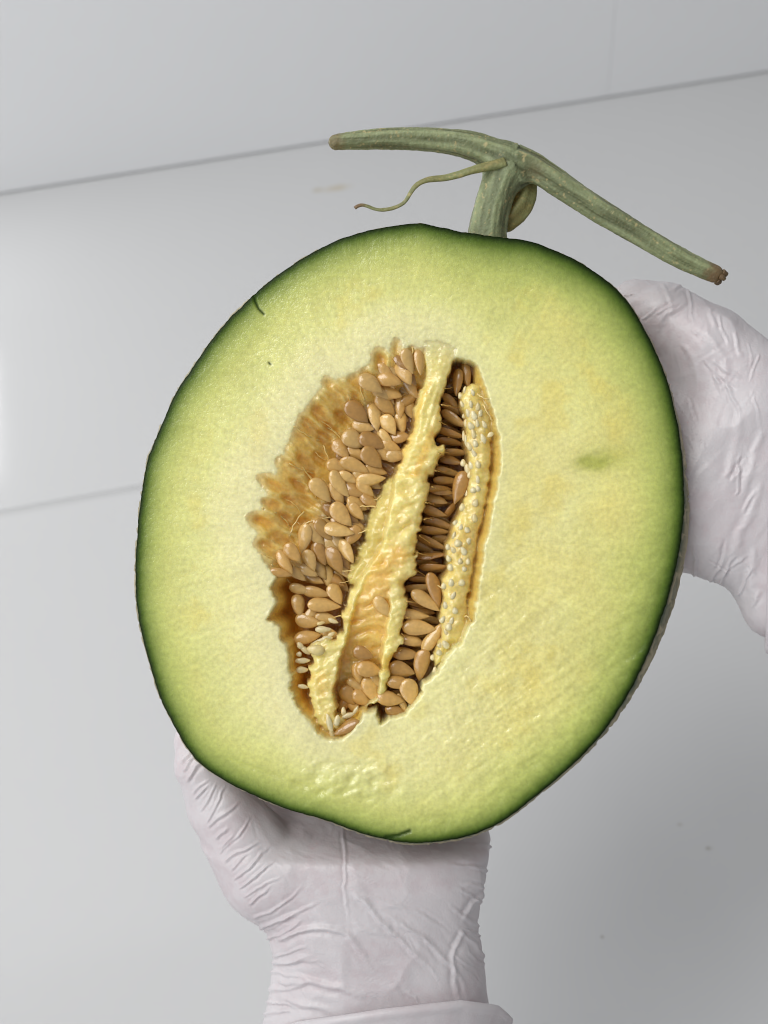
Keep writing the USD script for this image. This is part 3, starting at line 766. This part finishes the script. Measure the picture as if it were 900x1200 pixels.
def fibre(p, q, lift, r, tone):
    p, q = np.array(p, float), np.array(q, float); t = np.linspace(0, 1, 9)[:, None]
    c_ = p * (1 - t) + q * t + np.array([rng.uniform(-3, 3), rng.uniform(-3, 3), lift]) * np.sin(np.pi * t) + rng.normal(0, .3, (9, 3))
    P, f, u, gv = tube([loc(*k) for k in c_], r * (1 + .5 * np.abs(2 * t[:, 0] - 1) ** 3), n_along=16, sides=6)
    part('pulp_fibre', (P * S, f), M_fibre, melon, col=np.repeat(lin(np.array(tone))[None], len(P), 0))


for (px_, py_, a) in POCK:
    if rng.uniform() < .8:
        a = math.radians(a + rng.uniform(-14, 14)); L = rng.uniform(16, 34); x, y = px_ + rng.uniform(-6, 6), py_ + rng.uniform(-8, 8)
        x2, y2 = x + math.cos(a) * L, y + math.sin(a) * L
        fibre((x, y, ground(x, y) + .6), (x2, y2, ground(x2, y2) + 1.5), rng.uniform(.5, 3), rng.uniform(.45, .9), (236, 200, 112))
for y in np.linspace(455, 820, 20):
    x = np.interp(y, [450, 520, 600, 680, 760, 830], [520, 516, 500, 482, 472, 452]) + rng.uniform(-3, 1); L = rng.uniform(9, 22)
    x2, y2 = x + L, y + rng.uniform(-2, 12)
    fibre((x, y, ground(x - 3, y) - 1), (x2, y2, -44 + rng.uniform(-4, 6)), rng.uniform(-2, 3), rng.uniform(.4, .8), (222, 180, 100))
for y in (581, 594, 622, 667, 676, 721):
    x = np.interp(y, [570, 610, 690, 750], [448, 430, 405, 388]); L = rng.uniform(10, 24)
    fibre((x + 3, y, ground(x + 6, y) - 1), (x - L, y + rng.uniform(-3, 8), ground(x - L, y) + 9), rng.uniform(0, 3), rng.uniform(.4, .8), (230, 196, 116))
for (a, b, c_, d) in ((350, 640, 374, 612), (355, 614, 392, 606), (340, 628, 356, 600), (318, 662, 350, 690), (552, 728, 545, 722), (560, 462, 572, 468), (566, 475, 577, 492), (497, 662, 512, 668), (520, 690, 505, 676), (420, 820, 436, 832)):
    fibre((a, b, ground(a, b) + 1.5), (c_, d, ground(c_, d) + 3), 4, .8, (236, 206, 130))


AXES_ = {'stem': ([(570, 296, -34), (571, 268, -32), (576, 245, -30), (583, 222, -28), (591, 203, -26), (597, 188, -25)], [25, 23, 22, 21.5, 21.5, 17]),
         'left': ([(608, 200, -25), (586, 186, -24), (562, 174, -22), (526, 166, -22), (470, 162.5, -24), (425, 164, -26), (394, 166.5, -28)], [17, 19, 17, 14, 12.5, 11, 9]),
         'right': ([(600, 193, -25), (614, 192, -23), (637, 203, -20), (681, 233, -16), (731, 264, -14), (787, 297, -12), (837, 321, -10)], [17, 17, 15.5, 14.5, 13.8, 12.3, 10.3])}


def axis(name, n=140):
    from scipy.interpolate import CubicSpline
    p, r = AXES_[name]; p = np.array([loc(*q) for q in p])
    t = np.concatenate([[0], np.cumsum(np.linalg.norm(np.diff(p, axis=0), axis=1))]); cs = CubicSpline(t, p); q = np.linspace(0, t[-1], n)
    d = cs(q, 1); d /= np.linalg.norm(d, axis=1, keepdims=True)
    a = np.cross(d, [0, 0, 1.0]); a /= np.linalg.norm(a, axis=1, keepdims=True)
    return cs(q), np.interp(q, t, r), d, a, np.cross(d, a), q


AX = {k: axis(k) for k in AXES_}
lo_, h_ = np.array([-90., 258., -75.]), 1.5
G = np.stack(np.meshgrid(*[np.arange(lo_[k], (420., 462., 22.)[k], h_) for k in range(3)], indexing='ij'), -1)
FS = None
for k, sm_ in (('stem', 1), ('left', 18), ('right', 9.0)):
    p, r = AX[k][0], AX[k][1]
    d, i_ = cKDTree(p).query(G.reshape(-1, 3))
    f_ = (d - r[i_]).reshape(G.shape[:3])
    FS = f_ if FS is None else smin(FS, f_, sm_)
v_, f_ = surface_net(FS, lo_, h_)
ms = trimesh.Trimesh(v_, f_, process=False)
if ms.volume < 0: f_ = f_[:, ::-1]; ms = trimesh.Trimesh(v_, f_, process=False)
ms = relax(ms, 8)
v_ = np.array(ms.vertices); N_ = np.array(ms.vertex_normals)
dist_ = np.stack([(lambda q: (q[0] - AX[k][1][q[1]]))(cKDTree(AX[k][0]).query(v_)) for k in AX], 1)
which = dist_.argmin(1)
disp = np.zeros(len(v_)); dark_ = np.zeros(len(v_)); end_ = np.zeros(len(v_))
for n_k, k in enumerate(AX):
    p, r, d, a, b, q = AX[k]
    sel = which == n_k; i_ = cKDTree(p).query(v_[sel])[1]; o_ = v_[sel] - p[i_]
    va = np.arctan2((o_ * b[i_]).sum(1), (o_ * a[i_]).sum(1)); sq = q[i_]
    va = va + .5 * (meshkit.fbm(np.stack([sq / 60, sq * 0 + n_k, sq * 0], -1), 2, 3) - .5)
    cyl = np.stack([np.cos(va) * 2.4, np.sin(va) * 2.4, sq / 90 + n_k * 7], -1)
    gr = meshkit.fbm(cyl, 3, 33); big = .5 + .5 * np.cos((5, 6, 4)[n_k] * va + .8)
    groove_ = np.abs(gr - .5) * 2
    amt = (.05, .05, .11)[n_k]
    fine = meshkit.fbm(np.stack([np.cos(va) * 7, np.sin(va) * 7, sq / 40 + n_k], -1), 2, 35) - .5
    disp[sel] = r[i_] * (amt * (big - .5) * 1.6 + .10 * (gr - .5) + .06 * fine)
    dark_[sel] = np.clip(.5 + 1.1 * (gr - .5) + .35 * (big - .5) + 1.0 * fine, 0, 1)  # grooves darker, ridges paler: crease shade put into the tint
    end_[sel] = sq / q[-1] * (n_k > 0)
disp = np.clip(disp, -3.5, 3.5)
disp += (meshkit.fbm(v_ / 5, 3, 36) - .5) * 1.2
v_ = v_ + N_ * disp[:, None]
ton = lin(np.array((76, 84, 54)))[None] * (1 - dark_[:, None]) + lin(np.array((140, 150, 112)))[None] * dark_[:, None]
ton *= (.8 + .4 * meshkit.fbm(v_ / 30, 3, 37))[:, None]
sp_ = sstep(.66, .74, meshkit.fbm(v_ / 4, 3, 38))[:, None] * .6
ton = ton * (1 - sp_) + lin(np.array((186, 170, 122))) * sp_
jb = np.exp(-(np.linalg.norm(v_ - loc(627, 200, -12), axis=1) / 13) ** 2)[:, None] * .45  # brown tint on the dark crease at the right branch joint
ton = ton * (1 - jb) + lin(np.array((96, 76, 48))) * jb
eb = (sstep(.93, 1.0, end_ + .05 * (meshkit.fbm(v_ / 6, 2, 39) - .5)) * np.where(which == 1, .6, .95))[:, None]
ton = ton * (1 - eb) + lin(np.array((104, 84, 58))) * eb

VNs = trimesh.Trimesh(v_, f_, process=False).vertex_normals


def stem_piece(name, parent, idx, **kw):
    fsel = f_[np.array([np.bincount(w_, minlength=3).argmax() for w_ in which[f_]]) == idx]
    ids, inv = np.unique(fsel, return_inverse=True)
    mp = usdkit.mesh(stage, numbered(str(parent.GetPath()) + '/' + name), (v_[ids] * S, inv.reshape(-1, 3)), M_stem, smooth=False)
    mp.CreateNormalsAttr(Vt.Vec3fArray.FromNumpy(VNs[ids].astype(np.float32))); mp.SetNormalsInterpolation('vertex')
    UsdGeom.PrimvarsAPI(mp).CreatePrimvar('tint', Sdf.ValueTypeNames.Color3fArray, 'vertex').Set(Vt.Vec3fArray.FromNumpy(ton[ids].astype(np.float32)))
    return custom(mp.GetPrim(), **kw)


stem = stem_piece('stem', melon, 0)
stem_piece('stem_branch', stem, 1, label='left stem branch with a blunt brown tip')
stem_piece('stem_branch', stem, 2, label='long grooved right stem branch with a dry cut end')
stem_part('tendril', stem, [(592, 191, -6), (575, 195, -5), (553, 200, -6), (520, 209, -10), (495, 213, -10), (484, 222, -12), (475, 236, -14), (459, 244.5, -16), (439, 245, -16), (428, 241, -15), (416, 244, -14)], [6.5, 5.6, 4.6, 3.8, 3, 2.6, 2.3, 2.2, 2, 1.9, 2.2], tipcol=(110, 84, 58), sides=14, n_along=110, grooves=3, gdepth=.12, rough=1)
stem_part('leaf_stalk', stem, [(615, 200, -42), (617, 220, -44), (613, 238, -44), (604, 251, -44), (593, 261, -45), (584, 266, -47)], [10, 12, 14, 14, 12, 9], sides=28, n_along=50, grooves=5, gdepth=.1, rough=2)
# dark crease where the right branch joins, and the ragged dry end
for k in range(7):
    a = k / 7 * 2 * np.pi
    st = loc(843, 324, -10) + np.array([math.sin(.55) * math.cos(a), math.cos(.55) * math.cos(a), math.sin(a)]) * 6.5
    P, f, u, gv = tube([st, st + [2.5, -1.5, rng.uniform(-.5, .5)], st + [4.5 + rng.uniform(-1, 1.5), -2.8 + rng.uniform(-1, 1), rng.uniform(-1, 1)]], [4, 3.8, 2.4], n_along=8, sides=8)
    part('dry_end', (P * S, f), M_stem, stem, col=np.repeat(lin(np.array((104, 82, 56)))[None] * rng.uniform(.7, 1.1), len(P), 0))

# ------------------------------------------------------------------ gloved hands (distance field -> surface net)
def slices(P, O, A, Bd, st, ex_=2.3):
    """stations (s, b centre, z centre, half b, half z) along axis A from O"""
    st = np.array(sorted(st)); Q = P - O
    s, b, zc = Q @ A, Q @ Bd, Q[..., 2]
    from scipy.interpolate import PchipInterpolator
    sc = np.clip(s, st[0, 0], st[-1, 0])
    g = [PchipInterpolator(st[:, 0], st[:, k])(sc) for k in (1, 2, 3, 4)]
    r = (np.abs((b - g[0]) / g[2]) ** ex_ + np.abs((zc - g[1]) / g[3]) ** ex_) ** (1 / ex_)
    f = (r - 1) * np.minimum(g[2], g[3])
    return np.maximum(f, np.maximum(st[0, 0] - s, s - st[-1, 0]))


def finger(F, P, pts_, radii, k=22):
    q = np.array([loc(*p) for p in pts_]); mg = max(radii) + k + 6
    sl = tuple(slice(*np.searchsorted(a, (q[:, n].min() - mg, q[:, n].max() + mg))) for n, a in enumerate((P[:, 0, 0, 0], P[0, :, 0, 1], P[0, 0, :, 2])))
    Q, g = P[sl], None
    for i in range(len(q) - 1):
        c_ = cone(Q, q[i], q[i + 1], radii[i], radii[i + 1])
        g = c_ if g is None else smin(g, c_, 5)
    F[sl] = smin(F[sl], g, k)
    return F


def lines_disp(v, curves):
    """ridges and furrows along drawn creases; each: polyline, width, height"""
    kz = FP / (FP - v[:, 2]); x, y = v[:, 0] * kz + 450, 600 - v[:, 1] * kz
    x0_, y0_ = x, y
    x = x + fbm2(x0_, y0_, 16, seed=95) * 9; y = y + fbm2(x0_, y0_, 16, seed=96) * 9
    out = np.zeros(len(v))
    for poly, w, h in curves:
        w, h = w * .85, h * .62
        q = np.array(poly, float); seg = np.concatenate([[0], np.cumsum(np.linalg.norm(np.diff(q, axis=0), axis=1))])
        t = np.linspace(0, seg[-1], int(seg[-1] / 1.2) + 2)
        D = np.stack([np.interp(t, seg, q[:, 0]), np.interp(t, seg, q[:, 1])], 1)
        g = 5 * w
        k = np.flatnonzero((x > D[:, 0].min() - g) & (x < D[:, 0].max() + g) & (y > D[:, 1].min() - g) & (y < D[:, 1].max() + g))
        if not len(k): continue
        d, i = cKDTree(D).query(np.stack([x[k], y[k]], 1)); sp = i / (len(D) - 1)
        fade = sstep(0, .12, sp) * sstep(1, .6, sp)
        dx, dy = x[k] - D[i, 0], y[k] - D[i, 1]
        j = np.minimum(i, len(D) - 2); tx, ty = D[j + 1, 0] - D[j, 0], D[j + 1, 1] - D[j, 1]
        sd_ = d * np.sign(tx * dy - ty * dx)
        out[k] += fade * h * (np.exp(-(d / w) ** 2) - .6 * np.exp(-((sd_ - 1.9 * w) / (1.1 * w)) ** 2) - .25 * np.exp(-((sd_ + 2.2 * w) / (1.5 * w)) ** 2))
    return out, x0_, y0_


def fan(contour, n, ang_, lmin, lmax, w, h, r):
    q = np.array(contour, float); seg = np.concatenate([[0], np.cumsum(np.linalg.norm(np.diff(q, axis=0), axis=1))]); out = []
    for k in range(n):
        t = (k + r.uniform(.1, .9)) / n * seg[-1]
        x, y = np.interp(t, seg, q[:, 0]), np.interp(t, seg, q[:, 1])
        a = math.radians(np.interp(t / seg[-1], [0, 1], ang_) + r.uniform(-8, 8)); L = r.uniform(lmin, lmax); c = r.uniform(-.3, .3)
        out.append(([(x + math.cos(a + c * u) * L * u, y - math.sin(a + c * u) * L * u) for u in np.linspace(-.15, 1, 7)], r.uniform(*w), r.uniform(*h)))
    return out


def curly(n, box, ang_, lmin, lmax, w, h, r):
    out = []
    for _ in range(n):
        x, y = r.uniform(box[0], box[2]), r.uniform(box[1], box[3]); a = math.radians(r.uniform(*ang_)); L = r.uniform(lmin, lmax)
        c = r.uniform(-.25, .25)
        p = [(x + math.cos(a + c * t) * L * t, y - math.sin(a + c * t) * L * t) for t in np.linspace(0, 1, 6)]
        out.append((p, r.uniform(*w), r.uniform(*h) * r.choice((1, 1, 1, -1))))
    return out


n = {'a': ('attribute', {'attribute': 'tint'}), 't': ('texture_coordinate', {}),
     'b1': ('noise_texture', {'scale': 260.0, 'detail': 5.0, 'roughness': .6, 'distortion': .8}), 'bp': ('bump', {'distance': .0004, 'strength': .15}),
     'b2': ('noise_texture', {'scale': 1500.0, 'detail': 2.0}), 'bq': ('bump', {'distance': .00012, 'strength': .6}),
     'p': ('principled_bsdf', {'roughness': .4, 'specular_ior_level': .45, 'subsurface_weight': .2, 'subsurface_radius': (1, .75, .7), 'subsurface_scale': .002})}
M_glove = mat('glove_film', n, [('a.color', 'p.base_color'), ('t.object', 'b1.vector'), ('b1.fac', 'bp.height'), ('t.object', 'b2.vector'), ('b2.fac', 'bq.height'), ('bp.normal', 'bq.normal'), ('bq.normal', 'p.normal')])


def glove_tint(v):
    f = meshkit.fbm(v / 70, 4, 71); g = meshkit.fbm(v / 9, 3, 72)
    w = (sstep(.42, .6, f) * (.45 + .55 * sstep(.4, .6, g)))[:, None]
    return lin(np.array((202, 197, 200))) * (1 - w * .7) + lin(np.array((194, 183, 187))) * w * .7


def build_hand(name, label, box, field, curves, anis, base, **kw):
    h = 3.8
    lo, hi = np.array(box[0], float), np.array(box[1], float)
    ax = [np.arange(lo[k], hi[k], h) for k in range(3)]
    G = np.stack(np.meshgrid(*ax, indexing='ij'), -1)
    v, f = surface_net(field(G), lo, h)
    m = trimesh.Trimesh(v, f, process=False)
    if m.volume < 0: f = f[:, ::-1]; m = trimesh.Trimesh(v, f, process=False)
    m = relax(m, 12)
    m = m.subdivide()
    v = np.array(m.vertices); N = np.array(m.vertex_normals)
    d, x, y = lines_disp(v, curves)
    front = sstep(-.25, .15, N[:, 2])
    ca, sa = math.cos(anis), math.sin(anis)
    u_, w_ = x * ca + y * sa, -x * sa + y * ca
    r1 = meshkit.fbm(np.stack([u_ / 70, w_ / 15 + meshkit.fbm(np.stack([x / 40, y / 40, v[:, 2] / 40], -1), 2, 5) * 3, v[:, 2] / 40], -1), 3, 81)
    r2 = meshkit.fbm(np.stack([u_ / 26, w_ / 7, v[:, 2] / 20], -1), 3, 82)
    d = d * front + (np.abs(r1 - .5) * -2 + .3) * 1.4 + (r2 - .5) * .35 + (.25 - np.abs(meshkit.fbm(v / 75, 2, 88) - .5) * 2) * 7
    v = v + N * d[:, None]
    b0 = loc(*base)
    t = thing(name, label, 'gloved hand', mat4(RW, MEL + RW @ (b0 * S)), **kw)
    part('glove', ((v - b0) * S, np.array(m.faces)), M_glove, t, col=glove_tint(v))
    return t, b0


# lower hand: palm under and behind the melon, thumb at the left, wrist running down out of the picture
LOWER = [(1420, 440, -120, 150, 84), (1330, 440, -118, 146, 82), (1200, 441, -112, 135, 74), (1150, 442, -110, 130, 70), (1120, 443, -108, 125, 68), (1090, 437, -106, 126, 66), (1065, 432, -105, 132, 65), (1040, 428, -104, 142, 63), (1000, 420, -110, 156, 62),
         (960, 408, -172, 168, 58), (920, 402, -232, 174, 56), (880, 402, -270, 170, 54), (840, 405, -296, 150, 50), (800, 408, -312, 125, 42)]


def st_lower():
    out = []
    for (y, cx, cz, hw, hz) in LOWER:
        p = loc(cx, y, cz); k = (FP - cz - hz * .5) / FP
        out.append((p[1], p[0], cz, hw * k, hz))
    return out


def f_lower(P):
    F = slices(P, np.zeros(3), np.array([0, 1.0, 0]), np.array([1.0, 0, 0]), st_lower())
    F = finger(F, P, [(310, 1020, -112), (262, 948, -108), (236, 898, -100), (230, 868, -112), (248, 836, -150)], [58, 44, 31, 25, 21], 26)
    for i, (x, y1, y2) in enumerate(((292, 720, 640), (360, 690, 590), (428, 690, 590), (496, 720, 640))):
        F = finger(F, P, [(x, 850, -300), (x + (x - 400) * .25, y1, back(x + (x - 400) * .25, y1) - 42), (x + (x - 400) * .35, (y1 + y2) / 2, back(x + (x - 400) * .35, (y1 + y2) / 2) - 38), (x + (x - 400) * .4, y2, back(x + (x - 400) * .4, y2) - 33)], [36, 33, 29, 24], 18)
    return F


r_ = random.Random(11)
cl = [([(402, 968), (404, 1010), (406, 1050), (410, 1094)], 1.7, 2.4), ([(411, 1040), (440, 1072), (480, 1112), (520, 1150)], 3.0, 4.0), ([(448, 1068), (500, 1100), (540, 1145), (552, 1180)], 3, 2.8),
      ([(318, 1104), (350, 1090), (385, 1088), (408, 1095), (425, 1118), (436, 1140)], 3.4, 5), ([(320, 1150), (360, 1150), (400, 1158), (440, 1172)], 4, 4.5), ([(316, 1128), (345, 1126), (372, 1118)], 3, 4),
      ([(545, 1085), (530, 1120), (535, 1160), (545, 1185)], 3.0, 2.4), ([(575, 1040), (555, 1060), (540, 1085)], 3, 3.5), ([(420, 1045), (455, 1060), (490, 1072)], 2.6, 2.5), ([(325, 1170), (370, 1180), (400, 1190)], 4, 4)]
cl += fan([(214, 888), (230, 938), (256, 985), (278, 1028), (300, 1066)], 17, (58, 34), 22, 58, (1.3, 2.1), (2.2, 4.2), r_)
cl += fan([(300, 1062), (318, 1118), (312, 1150), (306, 1192)], 10, (25, -4), 40, 90, (1.6, 2.8), (2.2, 4.6), r_)
cl += fan([(577, 985), (572, 1040), (562, 1090), (571, 1150)], 8, (165, 130), 22, 60, (1.5, 2.5), (1.8, 3.6), r_)
cl += curly(14, (300, 1010, 550, 1170), (-60, -15), 25, 70, (.9, 1.4), (.8, 1.6), r_)
cl += curly(6, (400, 1060, 540, 1180), (-58, -28), 30, 80, (1.4, 2.4), (1.2, 2.8), r_)
lower, lb = build_hand('gloved_hand', 'white gloved hand under the melon, palm and wrist rising from the bottom edge', [(-330, -880, -400), (190, 40, 10)], f_lower, cl, math.radians(40), (440, 1200, -110))

# right hand: palm behind the right rim, thumb over the top
OR = np.array([1040, 640.0]); AXI = np.array([-.855, -.519]); BI = np.array([.519, -.855])
RST = [(-260, -24, -96, 128, 76), (-100, -24, -94, 128, 74), (70, -32, -90, 132, 66), (130, -17, -88, 120, 62), (160, -20, -88, 124, 60), (230, -26, -92, 134, 58), (300, -24, -125, 142, 56), (345, -22, -165, 142, 54), (415, -20, -225, 132, 50), (480, -22, -262, 108, 42)]
A3, B3 = np.array([AXI[0], -AXI[1], 0]), np.array([BI[0], -BI[1], 0])
KR = (FP + 70) / FP


def f_right(P):
    O = np.array([(OR[0] - 450) * KR, (600 - OR[1]) * KR, 0])
    F = slices(P, O, A3, B3, [(s * KR, b * KR, zc, hb * KR, hz) for (s, b, zc, hb, hz) in RST])
    F = finger(F, P, [(882, 470, -92), (828, 408, -98), (778, 368, -112), (742, 356, -130), (702, 372, -190)], [64, 54, 39, 30, 23], 28)
    for i, (x, y, dx) in enumerate(((690, 430, 165), (680, 492, 190), (684, 556, 185), (700, 618, 150))):
        F = finger(F, P, [(x + 30, y, -225), (x - dx * .45, y - 8, back(x - dx * .45, y) - 42), (x - dx * .75, y - 8, back(x - dx * .75, y) - 38), (x - dx, y - 4, back(x - dx, y) - 33)], [35, 32, 28, 23], 18)
    return F


cr = [([(735, 360), (758, 345), (790, 338)], 3, 3), ([(765, 385), (790, 360), (812, 345)], 3, 3.5), ([(800, 400), (815, 430), (818, 455)], 3, 3.5), ([(825, 385), (848, 420), (852, 455)], 3.2, 4), ([(770, 392), (778, 370), (800, 352)], 2.4, 3),
      ([(893, 560), (880, 600), (862, 640), (842, 668)], 4, 4.5), ([(885, 640), (880, 680), (890, 720)], 4, 5), ([(870, 480), (860, 530), (848, 590)], 4, 3), ([(895, 500), (880, 545), (868, 590)], 3.4, 3.6)]
cr = [(p, w * 1.35, h * .55) for p, w, h in cr]
cr += curly(16, (770, 360, 890, 660), (-85, -35), 25, 70, (.9, 1.5), (.9, 1.9), r_)
cr += curly(6, (780, 370, 880, 470), (-80, -45), 25, 60, (1.4, 2.6), (1.4, 3.4), r_)
cr += curly(5, (830, 540, 895, 690), (45, 80), 30, 70, (1.6, 2.8), (1.4, 3.4), r_)
cr += curly(5, (730, 332, 800, 390), (15, 60), 20, 40, (1.3, 2.2), (1.5, 3.2), r_)
cr += fan([(797, 676), (830, 684), (862, 689), (890, 715)], 5, (80, 60), 20, 50, (1.4, 2.4), (1.6, 3.4), r_)
cr += fan([(760, 330), (815, 347), (868, 398), (900, 432)], 6, (-60, -100), 15, 45, (1.4, 2.4), (1.6, 3.4), r_)
right, rb = build_hand('gloved_hand', 'white gloved hand gripping the melon behind its right rim', [(60, -360, -400), (840, 360, 10)], f_right, cr, math.radians(-60), (1040, 640, -90))


def cuff(parent, b0, fn, n=160):
    """loose folded cuff: loop fn(theta) -> (edge point, tail direction), rolled lip and a thin band"""
    th = np.linspace(0, 2 * np.pi, n, endpoint=False); prof = []
    E = np.array([fn(t)[0] for t in th]); Tl = np.array([fn(t)[1] for t in th]); Ou = np.array([fn(t)[2] for t in th])
    wob = (meshkit.fbm(E / 30, 3, 91) - .5) * 7
    rows = []
    for (o, s) in [(-4, 130), (-4, 40), (-4, 8), (-3.5, 2), (-1, -2.5), (2.5, -2.5), (5.5, 1), (6, 5), (4, 9), (2.5, 14), (2.5, 40), (4, 70), (5, 130)]:
        wv = (meshkit.fbm((E + Tl * s) / 22, 3, 93) - .5) * min(6, abs(s) * .2)
        rows.append(E + Tl * s + Ou * (o + wob * .5 + wv)[:, None] - Tl * 0)
    Pp = np.array(rows); R_ = len(rows)
    i, j = np.meshgrid(np.arange(R_), np.arange(n), indexing='ij')
    A, B, C2, D2 = i * n + j, i * n + (j + 1) % n, ((i + 1) % R_) * n + (j + 1) % n, ((i + 1) % R_) * n + j
    f = np.vstack([np.stack([A, B, C2], -1).reshape(-1, 3), np.stack([A, C2, D2], -1).reshape(-1, 3)])
    m = trimesh.Trimesh(Pp.reshape(-1, 3), f, process=False)
    if m.volume < 0: f = f[:, ::-1]
    part('cuff', ((Pp.reshape(-1, 3) - b0) * S, f), M_glove, parent, col=glove_tint(Pp.reshape(-1, 3)))


def lower_cuff(t):
    x = 450 + 146 * math.cos(t); zc = -112 + 88 * math.sin(t)
    y = float(np.interp(x, [300, 350, 450, 540, 582, 597], [1214, 1199, 1184, 1174, 1180, 1194])) + (12 if zc < -112 else 0) * abs(math.sin(t))
    p = loc(x, y, zc); o = np.array([math.cos(t), 0, math.sin(t)])
    return p, np.array([0, -1.0, 0]), o


def right_cuff(t):
    b = -28 + 148 * math.cos(t); zc = -90 + 78 * math.sin(t)
    s = 160 + .58 * b
    q = OR + s * AXI + b * BI
    p = loc(q[0], q[1], zc); o = math.cos(t) * B3 + np.array([0, 0, math.sin(t)])
    return p, -A3, o


cuff(lower, lb, lower_cuff)
cuff(right, rb, right_cuff)
